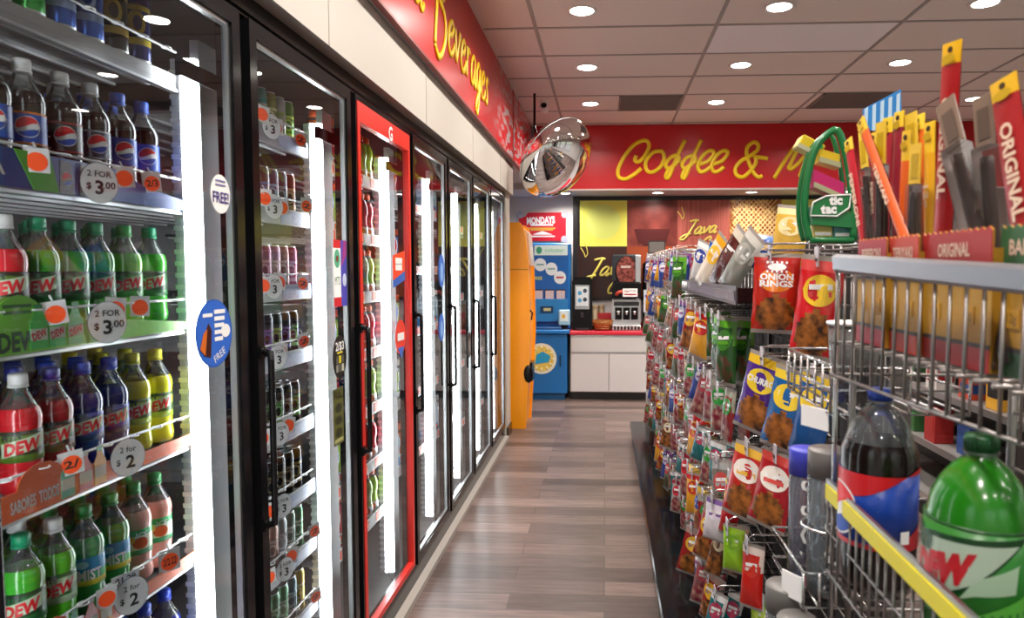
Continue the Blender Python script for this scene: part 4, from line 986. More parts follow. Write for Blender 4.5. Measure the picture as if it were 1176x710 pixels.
# pale end post and end panel at the coffee side
mb = MB(); q = P(746, 385, Y=6.5)
mb.b2((q.x - GX - .03, 6.47 - 4, .16), (q.x - GX + .025, 6.52 - 4, 1.76), K('c8c4c0', .4)); mb.b2((q.x - GX - .03, 6.475 - 4, .16), (-.02, 6.49 - 4, .2), K('c8c4c0', .4))
mb.b2((q.x - GX - .0, 6.48 - 4, .2), (0, 6.485 - 4, 1.74), K('8a8684', .5)); mb.build('end_panel', t)
mb = MB(); mb.tube([(q.x - GX, 2.5, 1.74), (q.x - GX + .0, 1.2, 1.74), (q.x - GX, -.4, 1.72)], .006, K('d8a898', .4), 6); mb.build('top_rail', t)
q = P(752, 285, Y=6.4)
t = thing('sign_holder', 'small black framed sign on the far top corner of the snack gondola', 'sign', (q.x + .02, 6.44, 1.742)); mb = MB(); mb.b2((-.08, -.006, .01), (.08, .006, .13), K('2a2826', .4)); mb.build('frame', t); mb = MB(); mb.b2((-.07, -.009, .02), (.07, -.0065, .12), K('6a6460', .4)); mb.b2((-.01, -.005, 0), (.01, .005, .0095), BLACK); mb.build('plate', t)

SNACK = noisemat('golden brown snack pieces', hexc('2a1206'), hexc('b06a2c'), 38, 'noise', rough=.3, lo=.35, hi=.62)
CANDY = noisemat('pink and cream sweets', hexc('7a1a30'), hexc('b08a78'), 34, 'noise', rough=.3, lo=.4, hi=.6)
GUM = noisemat('green and brown sweets', hexc('1a4a18'), hexc('5a3020'), 34, 'noise', rough=.3, lo=.42, hi=.58)
CLR = glassy('crinkled clear wrap', 1.5, (.92, .92, .92), .12, .22, (.7, .68, .66))
def bag(label, w, h, th, main, c2, blob, win, txt=(), head=.10, name='snack_bag', crimp='98908a', rough=.22, seed=0):
    """pillow pack hanging from its top edge (origin), front towards -Y"""
    rr_ = random.Random(seed); root = bpy.data.objects.new(name, None); C.objects.link(root); root['category'] = 'snack bag'; root['label'] = label
    m1 = K(main, rough, coat=.3); m2 = K(c2, rough, coat=.3); m3 = K(blob, rough, coat=.3)
    nu, nv = 12, 20; ph = [rr_.uniform(0, 6) for _ in range(4)]
    def surf(u, v):   # u -1..1, v 0..1 from the top
        e = max(0, math.sin(PI * min(max((v - .04) / .92, 0), 1))) ** .55; c_ = max(0, 1 - abs(u) ** 2.6) ** .6
        wr = .05 * math.sin(9 * v + ph[0] + 3 * u) * math.sin(5 * u + ph[1]) + .04 * math.sin(17 * v + ph[2] - 6 * u)
        t_ = th / 2 * e * c_ * (1 + wr * 1.5) * (.75 + .5 * v)
        nar = 1 - .05 * e + .012 * math.sin(23 * v + ph[3])
        return (u * w / 2 * nar, t_, -v * h)
    vs = []; fs = []; ms = []
    for sgn in (-1, 1):
        o = len(vs)
        for j in range(nv + 1):
            for i in range(nu + 1):
                x, t_, z = surf(-1 + 2 * i / nu, j / nv); vs.append((x, sgn * t_, z))
        for j in range(nv):
            for i in range(nu):
                u = -1 + 2 * (i + .5) / nu; v = (j + .5) / nv
                q = (o + j * (nu + 1) + i, o + j * (nu + 1) + i + 1, o + (j + 1) * (nu + 1) + i + 1, o + (j + 1) * (nu + 1) + i)
                fs.append(q[::-1] if sgn < 0 else q)
                m = m1
                if v < .05 or v > .96: m = K(crimp, .3)
                elif v < .05 + head: m = m2
                elif sgn < 0 and win is not None and ((u / .82) ** 2 + ((v - .74) / .22) ** 2 < 1): m = win
                elif (u * .9 - (v - .35) * 1.2) > .75: m = m2
                ms.append(m)
    mb = MB(); mb.add(vs, fs, ms, True); mb.build('pouch', root)
    def fn(x, y, z):
        v = min(max(-z / h, 0), 1); u = min(max(x / (w / 2), -1), 1); s_ = surf(u, v); return (x, -s_[1] + y - .0012, z)
    mb = MB()
    if blob: ell(mb, 0, -h * .33, w * .37, h * .15, m3, 0, fn, n=14)
    y_ = -h * .33
    if txt and txt[0]:
        if txt[0] == 'ONION':
            ell(mb, 0, -h * .17, w * .27, h * .075, K('a01c1c'), -.0008, fn); ell(mb, 0, -h * .17, w * .20, h * .045, CARD, -.0014, fn)
            for a in range(-2, 3): mb.add([(a * w * .1 + q_[0] * w * .02, -.0018, -h * .17 + q_[1] * h * .07) for q_ in ((-1, -1), (1, -1), (1, -.6), (-1, -.6))] + [(a * w * .1 + q_[0] * w * .02, -.0018, -h * .17 + q_[1] * h * .07) for q_ in ((-1, .6), (1, .6), (1, 1), (-1, 1))], [(0, 1, 2, 3), (4, 5, 6, 7)], CARD, False, None, fn)
        for k, tx in enumerate(txt): mb.text(tx, 0, -h * .33 + h * .07 * (len(txt) - 1) / 2 * 1 - k * h * .085, h * .072, WHITEP if blob not in ('f0e8e0', 'f4f0e8') else K('3a2a8a'), y=-.001, fn=fn, w=min(w * .7, w * .15 * len(tx)), bold=.04)
    else:
        for k in (0, 1): mb.add([(x, -.001, z) for x, z in ((-.25 * w, y_ + .05 * h - k * .07 * h), (.25 * w, y_ + .07 * h - k * .07 * h), (.27 * w, y_ + .02 * h - k * .07 * h), (-.23 * w, y_ - k * .07 * h))], [(0, 1, 2, 3)], WHITEP if k == 0 else m2, False, None, fn)
    mb.build('print', root)
    return root
def hookthing(label, L, group, card=True):
    t = bpy.data.objects.new('peg_hook', None); C.objects.link(t); t['label'] = label; t['category'] = 'hook'; t['group'] = group
    mb = MB(); mb.tube([(0, 0, 0), (0, -L, 0), (0, -L - .008, .012)], .0028, CHROME, 6); mb.tube([(0, 0, .022), (0, -L + .01, .022), (0, -L - .006, .01)], .0022, CHROME, 6); mb.build('rod', t)
    if card: mb = MB(); mb.b2((-.016, -L - .012, -.034), (.016, -L - .009, .018), M('pale price label', (.62, .60, .66), .4)); mb.b2((-.012, -L - .0135, -.02), (.012, -L - .0122, -.012), K('303038')); mb.build('price_label', t)
    return t
# --- near section, placed one by one where the photo shows them
def near(px, py, Y, rz, ob, tilt=0):
    q = P(px, py, Y=Y); ob.location = q; ob.rotation_euler = (0, tilt, math.radians(rz)); return q
NB = [
 (893, 291, 1.93, -12, bag('large orange and red ONION RINGS snack bag, top row near the wire rack', .128, .225, .055, 'b82414', 'a81c14', 'e07c14', SNACK, ('ONION', 'RINGS'), seed=1), .03),
 (948, 294, 1.80, -20, bag('big red chip bag hanging right of the ONION RINGS bag', .115, .275, .06, 'c81820', 'd84848', 'e8c030', SNACK, seed=2), .12),
 (884, 408, 1.94, -42, bag('purple and yellow CHURRO chip bag, second row', .125, .235, .04, '4a2480', 'e0b828', 'e8c830', SNACK, ('CHURRO',), seed=3), .24),
 (915, 425, 1.86, -42, bag('blue chip bag with yellow emblem right of the purple bag', .12, .235, .04, '1a5a9a', 'e8c838', 'e8c838', SNACK, seed=4), .22),
 (943, 428, 1.80, -42, bag('blue chip bag hanging last to the right, nearest the water bottles', .1, .235, .04, '1a5090', 'd8b838', 'e8c838', None, seed=5), .18),
 (866, 512, 1.97, -40, bag('red and white ruffled chip bag with gold emblem, third row', .118, .23, .04, 'b82820', 'e0b040', 'f0e8e0', SNACK, seed=6), .2),
 (899, 520, 1.89, -40, bag('crimson chip bag right of the gold emblem bag, third row', .118, .23, .04, 'a81420', 'd04840', 'f0e8e0', SNACK, seed=7), .22),
 (935, 535, 1.86, -35, bag('plain dark red chip bag behind the blue lidded bottle', .07, .2, .045, '8a1018', 'a02020', 'a82a28', None, seed=8), .05),
 (866, 625, 2.0, -35, bag('slim red snack pouch in the fourth row', .07, .2, .035, 'c01c14', 'd8c8c0', 'c83020', None, seed=9), .04),
 (843, 604, 2.12, -35, bag('lime green twin pouch in the fourth row', .075, .15, .035, '8ac020', 'a0d030', '78b018', None, seed=10), .0),
 (825, 572, 2.25, -35, bag('white pouch with purple print in the fourth row', .085, .15, .035, 'd8d4dc', '7a5a98', 'e8e0f0', None, seed=11), .1),
 (884, 690, 2.0, -35, bag('yellow green pouch at the very bottom of the rack', .12, .15, .035, 'a8c830', '78a820', 'c8e060', None, seed=12), .0),
 (845, 548, 2.15, -40, bag('narrow red and yellow pouch beside the ruffled chip bag', .065, .2, .035, 'b01c20', 'e0c030', 'e8c840', None, seed=13), .15),
]
for i, (px, py, Y, rz, ob, tilt) in enumerate(NB):
    q = near(px, py, Y, rz, ob, tilt)
    L = GX - q.x - .02
    if L > .04:
        hk = hookthing('price tagged hook carrying the %s' % ob['label'].split(',')[0][:60], L + .012, 'hooks in the near bay')
        hk['label'] = ('hook with price label holding the ' + ' '.join(ob['label'].split(',')[0].split()[:8])); hk.location = (GX - .02, q.y, q.z + .006); hk.rotation_euler = (0, 0, -PI / 2)
# --- the long rows beyond
lookup = [
 ('white and red candy pouch', dict(w=.09, h=.20, th=.03, main='a8a09c', c2='8a2030', blob='c82838', win=CANDY)),
 ('pink candy pouch', dict(w=.085, h=.20, th=.03, main='8a5a5c', c2='b0a8a4', blob='a83040', win=CANDY)),
 ('green and white candy pouch', dict(w=.085, h=.20, th=.03, main='8a9080', c2='b0aca4', blob='2f9a38', win=CANDY)),
 ('red snack pouch', dict(w=.10, h=.19, th=.04, main='8c1414', c2='9a7a72', blob='d8a830', win=SNACK)),
 ('yellow and red snack pouch', dict(w=.10, h=.20, th=.04, main='d89a28', c2='b82020', blob='b82a20', win=None)),
 ('dark green snack pouch', dict(w=.11, h=.21, th=.04, main='24501c', c2='58a028', blob='3a7a24', win=GUM)),
 ('brown nut pouch', dict(w=.08, h=.20, th=.03, main='6a4028', c2='c8a888', blob='d8c8a0', win=SNACK)),
 ('blue and purple pouch', dict(w=.08, h=.20, th=.03, main='2a3f88', c2='8a4a90', blob='c8c8e0', win=None)),
 ('gold chip pouch', dict(w=.11, h=.19, th=.045, main='c88a18', c2='e8c048', blob='1a3f8a', win=SNACK)),
 ('clear and white sweets pouch', dict(w=.08, h=.20, th=.03, main='7a726a', c2='a8a8a8', blob='c84848', win=GUM)),
 ('teal pouch', dict(w=.08, h=.17, th=.03, main='1f6a70', c2='d8d8d8', blob='a83a58', win=None)),
 ('red and green pouch', dict(w=.09, h=.18, th=.03, main='8a1f1f', c2='a0a090', blob='2f8a34', win=CANDY)),
]
bp = {}
rown = ['top', 'second', 'third', 'fourth', 'fifth', 'bottom']
tops = [1.70, 1.44, 1.20, .95, .70, .45]
hk0 = None
for r_ in range(6):
    y = 2.36 if r_ > 0 else 3.75; i = 0
    while y < 6.40:
        if r_ == 0: ch = [9, 7, 0, 9, 1, 6, 0, 7, 4]
        elif r_ == 1: ch = [5, 5, 5, 4, 4, 3, 6, 2, 7, 9, 7, 6] 
        elif r_ == 2: ch = [11, 2, 9, 1, 0, 2, 6, 1, 0, 9, 3]
        elif r_ == 3: ch = [9, 10, 2, 1, 4, 6, 1, 0, 3, 0, 1, 11]
        elif r_ == 4: ch = [6, 3, 11, 8, 4, 8, 0, 10, 3, 1, 7]
        else: ch = [10, 3, 9, 7, 3, 10, 9, 11, 0]
        k = ch[i % len(ch)] if R.random() < .8 else R.randrange(12)
        x = .42 + R.uniform(-.015, .02); zt_ = tops[r_] + R.uniform(-.02, .012)
        nm, kw = lookup[k]
        rz = math.radians(-50 + R.uniform(-22, 34)); tl = R.uniform(-.04, .26); sc_ = (R.uniform(.75, 1.12), 1, R.uniform(.9, 1.22))
        for d_ in range(2 if (r_ + i) % 3 else 1):
            lab = '%s, %s hook along the %s row%s' % (nm, ORD[min(i, 29)], rown[r_], ' of the far bays' if d_ == 0 else ', behind another')
            loc = (x + d_ * .062, y + d_ * .012, zt_)
            if k not in bp:
                o = bag(lab, seed=20 + k, **kw); bp[k] = o; o.location = loc; o.rotation_euler = (0, tl, rz); o['label'] = lab
            else: o = dup(bp[k], lab, loc, rz); o.rotation_euler = (0, tl, rz)
            o.scale = sc_; o['group'] = 'snack bags hanging on the long gondola'
        lab = 'wire hook number row %s' % rown[r_]
        hl = 'wire hook with pale price label, %s along the %s row' % (ORD[min(i, 29)], rown[r_])
        if hk0 is None: hk0 = hookthing(hl, .28, 'hooks of the far bays'); o = hk0
        else: o = dup(hk0, hl, (0, 0, 0))
        o.location = (GX - .02, y, zt_ + .006); o.rotation_euler = (0, 0, -PI / 2)
        y += .165 if r_ != 1 or y > 3 else .15; i += 1
# black tray shelf with leaning bags
t = thing('tray_shelf', 'short black tray shelf on the gondola with leaning snack bags on it', 'shelf', (GX, 2.80, 1.505))
mb = MB(); mb.b2((-.30, -.72, -.004), (-.024, .72, .004), BLACK); mb.b2((-.305, -.72, -.012), (-.297, .72, .045), K('4a4650', .3)); mb.b2((-.30, -.725, -.004), (-.024, -.72, .04), BLACK); mb.b2((-.308, -.71, .0), (-.3055, .70, .03), K('6a6672', .25)); mb.build('tray', t)
mb = MB(); 
for y in (.50, .60): mb.tube([(-.309, y, .02), (-.318, y, .02)], .018, WHITEP, 10)
mb.build('fixing_caps', t)
LN = [('cream and gold long snack bag leaning on the black tray', .10, .26, .04, 'e0d4c0', 'd8a020', 'e8b828', None, (2.70, .47, 1.735), 34, -62),
      ('brown and silver chocolate snack bag leaning on the black tray', .11, .27, .05, '4a1c14', 'c8c0b0', '5a2018', None, (2.42, .49, 1.745), 36, -62),
      ('silver grey bag at the near end of the black tray', .10, .25, .04, '8a8c84', 'c8c8c0', 'a8a8a0', None, (2.27, .50, 1.73), 30, -60),
      ('deep blue snack bag lying on top of the leaning bags', .15, .13, .05, '1c3f90', '4a78c0', 'c8a870', None, (2.55, .56, 1.80), 8, -30),
      ('light blue bag on the tray behind the cream bag', .12, .2, .05, '3a9ad0', '2048a0', 'd8e8f0', None, (3.02, .50, 1.75), 16, -55),
      ('white bag on the far end of the black tray', .12, .22, .04, 'c8c4c0', 'e0e0e0', '2a3f90', None, (3.28, .48, 1.735), 20, -60),
      ('yellow bag peeking out behind the brown and silver bag', .11, .2, .04, 'd8b048', 'e8d8a0', 'e8d8a0', None, (2.2, .60, 1.77), 8, -30)]
for i, (lb, w, h, th, a, b_, c, wn, (y, x, z), tl, rz) in enumerate(LN):
    tl = max(tl, 40) if i < 3 else tl; o = bag(lb, w, h, th, a, b_, c, wn, seed=50 + i); o.location = (x, y, 1.515 + h * math.cos(math.radians(tl)) + (.09 if i in (3, 6) else .012))
    o.rotation_euler = (0, math.radians(tl), math.radians(rz))
# near bay cross rails
t = thing('cross_bar_rack', 'chrome cross wires of the near snack bay where the large chip bags hang', 'rack', (.6, 1.75, 0))
mb = MB()
for z in (1.655, 1.672, 1.36, 1.385, 1.10, 1.12, .85, .60):
    mb.tube([(-.16, .16, z), (.10, .16, z), (.10, -.06, z)], .003, CHROME, 6)
for dx in (.0, .05): mb.tube([(.05 + dx, .165, .2), (.05 + dx, .165, 1.70)], .004, WIRE, 6)
mb.build('cross_wires', t)

# ------------------------------------------------------------------ mint stand (green boat shaped frame)
q = P(955, 276, Y=1.62)
t = thing('mint_stand', 'green curved tic tac display frame standing behind the meat stick boxes', 'display stand', (q.x, 1.62, q.z))
def mp_(px, py): r0 = P(px, py, Y=1.62); return (r0.x - q.x, r0.z - q.z)
GN = K('0a6a34', .3, coat=.3)
out = [mp_(*p) for p in ((930, 276), (925, 255), (924, 230), (928, 200), (936, 172), (948, 156), (962, 150), (970, 172), (976, 205), (979, 240), (980, 276))]
mb = MB(); sm_ = smooth_pts([(a, 0, b_) for a, b_ in out], 3)
mb.tube(sm_, .0095, GN, 6, flat=(Vector((0, 1, 0)), .5))
mb.tube([(out[0][0], 0, out[0][1]), (out[-1][0], 0, out[-1][1])], .008, GN, 8); mb.tube([(p.x - .0, p.y + .05, p.z) for p in sm_], .006, GN, 6); mb.build('frame', t)
mb = MB(); a = [mp_(*p) for p in ((930, 238), (977, 244), (978, 262), (932, 258))]; mb.prism(a, -.006, .04, GN)
c = mp_(952, 240); e_ = [(c[0] - .045, c[1] - .02), (c[0] - .04, c[1] + .01), (c[0] - .01, c[1] + .025), (c[0] + .045, c[1] + .028), (c[0] + .043, c[1] - .002), (c[0] + .015, c[1] - .022)]
mb.prism([(x * 1., z + .004) for x, z in e_], -.009, -.0065, GN); mb.tube([(x, -.010, z + .004) for x, z in e_], .0022, WHITEP, 5, closed=True)
mb.text('tic', c[0] + .012, c[1] + .018, .02, WHITEP, y=-.0105, bold=.06, rot=.02); mb.text('tac', c[0] - .004, c[1] - .002, .02, WHITEP, y=-.0105, bold=.06, rot=.02)
mb.build('logo_panel', t)
def slab(px0, py0, px1, py1, dz, m, name, lip=None):
    mb = MB(); a = mp_(px0, py0); b_ = mp_(px1, py1); mb.prism([(a[0], a[1]), (b_[0], b_[1]), (b_[0], b_[1] + dz), (a[0], a[1] + dz)], .004, .04, m); 
    if lip: mb.prism([(a[0], a[1]), (b_[0], b_[1]), (b_[0], b_[1] + .012), (a[0], a[1] + .012)], -.004, .0035, lip)
    mb.build(name, t)
slab(935, 215, 970, 231, .042, K('b01860', .3), 'shelf_card', K('9a9a78'))
slab(941, 186, 965, 193, .032, K('c8a818', .3), 'shelf_card', K('9a9a78'))
o = thing('mint_box', 'yellow and green mint box sticking out left of the green frame', 'box', (P(940, 166, Y=1.66).x, 1.668, P(936, 170, Y=1.66).z)); mb = MB(); T = Matrix.Rotation(math.radians(28), 4, 'Y'); mb.b2((-.045, 0, -.016), (.015, .05, .016), K('c8b020', .3), T=T, bev=.003); mb.b2((-.045, -.003, -.018), (.015, -.0005, -.008), K('a8a890'), T=T); mb.disc(0.0, .005, .010, .009, K('1a8a48'), y=-.002, T=T); mb.build('carton', o)
for i, (px, py, c_) in enumerate(((941, 265, 'e0d070'), (964, 266, '58a0a8'))):
    r0 = P(px, py + 8, Y=1.66); o = thing('mint_box', ['pale yellow mint box at the foot of the green frame', 'blue and white mint box at the foot of the green frame'][i], 'box', (r0.x, 1.635, r0.z)); mb = MB(); mb.b2((-.022, 0, 0), (.022, .02, .032), K(c_, .3), bev=.002); mb.b2((-.018, -.002, .004), (.018, -.0004, .012), WHITEP); mb.build('carton', o)

# ------------------------------------------------------------------ near wire rack with bottles and meat sticks
RX0 = .368; RXB = .66
t = thing('wire_rack', 'chrome wire display rack at the right edge holding bottles and meat stick boxes', 'display rack', (.5, .85, 0))
def L_(p): return (p[0] - .5, p[1] - .85, p[2])
def wires(name, segs, r, m=WIRE, n=6):
    mb = MB()
    for s_ in segs: mb.tube([L_(p) for p in s_], r, m, n)
    return mb.build(name, t)
Y0, Y1 = .42, 1.12
# guard rail of the top shelf
TL = (RX0, 1.11, 1.611); TR = (.425, .40, 1.578)
def lerp(a, b_, k): return tuple(a[i] + (b_[i] - a[i]) * k for i in range(3))
mb = MB(); pts = [lerp(TL, TR, k / 16) for k in range(17)]
vs = []; fs = []
for p in pts:
    p = L_(p); vs += [(p[0], p[1], p[2] - .0145), (p[0] - .004, p[1], p[2] - .010), (p[0] - .006, p[1], p[2] + .010), (p[0], p[1], p[2] + .0145), (p[0] + .003, p[1], p[2] + .0145), (p[0] + .003, p[1], p[2] - .0145)]
for i in range(16):
    for j in range(6): k = (j + 1) % 6; fs.append((i * 6 + j, i * 6 + k, (i + 1) * 6 + k, (i + 1) * 6 + j))
fs += [tuple(range(6))[::-1], tuple(16 * 6 + j for j in range(6))]
mb.add(vs, fs, M('polished rail', (.27, .27, .29), .28, metal=1), False)
p0 = L_(TL); mb.b2((p0[0], p0[1], p0[2] - .0145), (RXB - .5, p0[1] + .003, p0[2] + .0145), M('polished rail', (.6, .6, .62), .22, metal=1)); mb.build('guard_rail', t)
segs = []
for k in range(24):
    p = lerp(TL, TR, k / 23); segs.append([(p[0] + .003, p[1], p[2] - .01), (p[0] + .003, p[1], 1.43)])
wires('guard_wires', segs, .0022)
segs = [[(RX0, Y1, 1.43), (.43, Y0, 1.43)], [(RX0, Y1, 1.43), (RXB, Y1, 1.43)], [(RX0, Y1, 1.482), (RXB, Y1, 1.482)], [(.38, Y1, 1.482), (.43, Y0, 1.482)]]
k = Y0
while k < Y1: segs.append([(.39, k, 1.482), (RXB, k, 1.482)]); k += .035
wires('top_shelf_wires', segs, .0026)
for (xa_, ya_, za_, zb_, rr2, mm_) in ((RXB, Y0, .9, 1.62, .007, WIRE), (RXB, Y1 + .005, .9, 1.62, .007, WIRE), (RX0 + .01, Y1 + .005, 1.0, 1.6, .004, CHROME), (RX0 + .038, Y1 + .005, 1.0, 1.6, .005, WIRE), (RX0 + .02, 1.10, .0, 1.0, .006, WIRE), (RX0 + .28, 1.10, .0, 1.0, .006, WIRE), (RX0 + .04, .44, .0, 1.1, .006, WIRE), (RX0 + .28, .44, .0, 1.1, .006, WIRE)):
    mb = MB(); mb.tube([L_((xa_, ya_, za_)), L_((xa_, ya_, zb_))], rr2, mm_, 8); mb.build('upright', t)
mb = MB(); mb.b2(L_((RXB - .03, .86, .9)), L_((RXB + .01, .90, 1.46)), K('4a4644', .5)); mb.build('back_post', t)
segs = []; z = .92
while z < 1.48: segs.append([(RXB, Y0, z), (RXB, Y1, z)]); z += .045
k = Y0 + .04
while k < Y1: segs.append([(RXB + .003, k, .92), (RXB + .003, k, 1.48)]); k += .085
wires('back_grid', segs, .0026)
# bottle shelf
SH = 1.108
segs = [[(RX0, Y0, SH - .004), (RX0, Y1, SH - .004)], [(RXB, Y0, SH - .004), (RXB, Y1, SH - .004)]]; k = Y0
while k <= Y1: segs.append([(RX0, k, SH - .0045), (RXB, k, SH - .0045)]); k += .03
wires('bottle_shelf_wires', segs, .0028)
segs = []; k = Y0
while k <= Y1: segs.append([(RX0, k, SH - .004), (RX0, k, 1.225)]); k += .026
segs += [[(RX0, Y0, 1.17), (RX0, Y1, 1.17)], [(RX0, Y1, 1.225), (RXB, Y1, 1.225)], [(RX0, Y1, 1.17), (RXB, Y1, 1.17)]]
for j in range(9): segs.append([(RX0 + j * .034, Y1, SH - .004), (RX0 + j * .034, Y1, 1.225)])
wires('basket_front_wires', segs, .0020)
mb = MB(); mb.b2(L_((RX0 - .004, Y0, 1.224)), L_((RX0 + .001, Y1, 1.258)), M('shelf strip metal', (.4, .4, .42), .3, metal=1)); mb.b2(L_((RX0 - .0065, Y0, 1.2265)), L_((RX0 - .0042, Y1 - .005, 1.250)), K('d8cc14', .4)); mb.build('price_strip', t, label='yellow price strip')
# upper small basket
segs = []
for z in (1.36, 1.40, 1.44): segs.append([(.375, 1.40, z), (.375, 1.14, z), (.60, 1.14, z), (.60, 1.40, z), (.375, 1.40, z)])
for j in range(8): segs.append([(.375 + .225 * j / 7, 1.14, 1.36), (.375 + .225 * j / 7, 1.14, 1.44)]); segs.append([(.375 + .225 * j / 7, 1.14, 1.36), (.375 + .225 * j / 7, 1.40, 1.36)])
for j in range(7): segs.append([(.375, 1.14 + .26 * j / 6, 1.36), (.375, 1.14 + .26 * j / 6, 1.44)])
wires('upper_basket_wires', segs, .0024, CHROME)
mb = MB(); T = Matrix.Translation(L_((.362, 1.18, 1.345))) @ Matrix.Rotation(math.radians(-60), 4, 'Z'); mb.b2((-.03, -.001, -.018), (.03, .001, .018), CARD, T=T); mb.build('label_card', t)
# lower small basket for the water bottles
segs = []
for z in (1.03, 1.09): segs.append([(.335, 1.34, z), (.335, 1.135, z), (.47, 1.135, z), (.47, 1.34, z), (.335, 1.34, z)])
for j in range(6): segs.append([(.335 + .135 * j / 5, 1.135, 1.03), (.335 + .135 * j / 5, 1.135, 1.09)]); segs.append([(.335 + .135 * j / 5, 1.135, 1.03), (.335 + .135 * j / 5, 1.34, 1.03)])
segs.append([(.388 + .042 * math.cos(a), 1.185 + .042 * math.sin(a), 1.155) for a in [i * PI / 10 for i in range(21)]])
segs.append([(.430, 1.185, 1.155), (.47, 1.185, 1.155), (.47, 1.185, 1.09)])
wires('lower_basket_wires', segs, .0026, CHROME)
mb = MB(); T = Matrix.Translation(L_((.325, 1.16, 1.055))) @ Matrix.Rotation(math.radians(-55), 4, 'Z'); mb.b2((-.024, -.001, -.022), (.024, .001, .022), CARD, T=T); mb.build('label_card', t)

def big_bottle(name, label, cap, liq, loc, rz, style):
    root = thing(name, label, 'bottle', loc, rz)
    r = .0555; L = LIQ(liq); 
    mb = MB(); mb.lathe([(0, .006, L), (.035, .001), (.050, .004), (.0545, .02), (.0555, .05), (.0555, .19), (.054, .215), (.0485, .238 if style == 'dew' else .228, L if style == 'dew' else CLEAR), (.040, .255), (.027, .272), (.0165, .281), (.0145, .286), (.0145, .292)], L, 36); mb.build('body', root)
    cm = K(cap, .35); mb = MB(); mb.lathe([(.0135, .289, cm), (.0172, .289), (.0172, .303), (.0160, .3065), (0, .307)], cm, 24); mb.lathe([(.0185, .2855), (.0185, .288), (.0145, .2885)], CLEAR, 20)
    for i in range(24): a = i * PI / 12; mb.tube([(.0174 * math.cos(a), .0174 * math.sin(a), .291), (.0174 * math.cos(a), .0174 * math.sin(a), .302)], .0007, cm, 4)
    mb.build('cap', root)
    mb = MB(); lr = r + .0008; f = wrap(lr)
    if style == 'cola':
        mb.lathe([(lr, .075), (lr, .185)], K('1b3f9c', .3), 40)
        band(mb, -.174, .174, lambda x: .172 - .022 * math.cos((x + .05) * 26), lambda x: .1855, K('c81c24', .3), -.0006, 48, f)
        band(mb, -.174, .174, lambda x: .0745, lambda x: .082 + .028 * max(0, math.sin((x - .02) * 24)), K('b01c28', .3), -.0006, 48, f)
        for i in range(4): mb.add([(x, -.001, z) for x, z in ((-.008, .165 - i * .010), (.036, .165 - i * .010), (.036, .163 - i * .010), (-.008, .163 - i * .010))], [(0, 3, 2, 1)], K('3a62b0'), False, None, f)
        roundel(mb, -.075, .125, .038, f); 
        band(mb, .025, .040, lambda x: .086, lambda x: .105, CARD, -.001, 3, f)
    else:
        mb.lathe([(lr, .075), (lr, .213)], K('17661a', .3), 40); mb.lathe([(lr + .0002, .2105), (lr + .0002, .2135)], K('0f4a18', .3), 40)
        def pol(pts, m, y): 
            # fan of thin strips so that it follows the round body
            xs_ = sorted(p[0] for p in pts); n = len(pts)
            def ext(x):
                zs = []
                for i in range(n):
                    (xa_, za), (xb_, zb_) = pts[i], pts[(i + 1) % n]
                    if (xa_ - x) * (xb_ - x) <= 0 and xa_ != xb_: zs.append(za + (zb_ - za) * (x - xa_) / (xb_ - xa_))
                return (min(zs), max(zs)) if zs else (pts[0][1], pts[0][1])
            e1 = 1e-5; band(mb, xs_[0] + e1, xs_[-1] - e1, lambda x: ext(x)[0], lambda x: ext(x)[1], m, y, 22, f)
        S_ = .030
        def pz(pts, m, y): pol([(a_ - .012, b__ + S_) for a_, b__ in pts], m, y)
        pz([(-.085, .105), (-.03, .082), (.03, .120), (.082, .178), (-.02, .170), (-.075, .150)], K('0f3a18', .3), -.0006)
        pz([(-.08, .11), (-.03, .088), (.028, .124), (.072, .170), (-.018, .164), (-.07, .146)], K('a4b8a6', .3), -.0010)
        pz([(.015, .105), (.03, .112), (.07, .118), (.05, .125), (.075, .15), (.03, .13)], K('9ab89c', .3), -.0008)
        mb.text('Mtn', -.055, .158 + S_, .026, K('14401f'), y=-.0016, fn=f, bold=.06, shear=.3, w=.05, rot=.08); mb.text('DEW', -.022, .130 + S_, .028, K('b01a24'), y=-.0016, fn=f, bold=.09, shear=.4, w=.078, rot=.22)
        pz([(-.1, .08), (-.04, .0765), (.06, .08), (.09, .1), (.02, .09)], K('1f6a24', .3), -.0008); pz([(.03, .09), (.09, .12), (.1, .09)], K('4a9a34', .3), -.0007)
    mb.build('label', root); return root
q = P(1021, 452, Y=1.0); big_bottle('soda_bottle', 'two litre cola bottle with blue cap and blue and red label on the wire rack', '1c3f9a', '120806', (.418, 1.045, SH + .006), math.radians(-14), 'cola')
big_bottle('soda_bottle', 'two litre green Mtn Dew bottle with green cap at the right edge', '0a4a22', '1c6a12', (.425, .78, SH), math.radians(-48), 'dew')
# clear plastic bottle in the upper basket
def water(label, cap, loc, tint, hh=.24, r=.033, txt=True, cb=.06):
    root = thing('water_bottle', label, 'bottle', loc, math.radians(12))
    CL = glassy('water bottle ' + cap, 1.5, tint, .03, .18, tint)
    mb = MB(); mb.lathe([(0, .004, CL), (r * .85, 0), (r, .006), (r, hh - cb), (r * .9, hh - cb + .004)], CL, 32); mb.build('body', root)
    mb = MB(); cm = K(cap, .4); mb.lathe([(r * .99, hh - cb + .003, cm), (r * 1.02, hh - cb + .003), (r * 1.02, hh - .003), (r * .97, hh), (0, hh)], cm, 32); mb.build('cap', root)
    if txt:
        mb = MB(); f = wrap(r); 
        for i, ch in enumerate('VOSS'): mb.text(ch, .0, .035 + i * .046, .036, M('white print', (.9, .9, .9), .4), y=-.0012, fn=f, rot=PI / 2, bold=.01)
        mb.build('lettering', root)
    return root
water('clear VOSS water bottle with tall grey lid in the lower wire basket', '6a6664', (.388, 1.185, 1.035), (.55, .62, .68), .255, .0335, cb=.05)
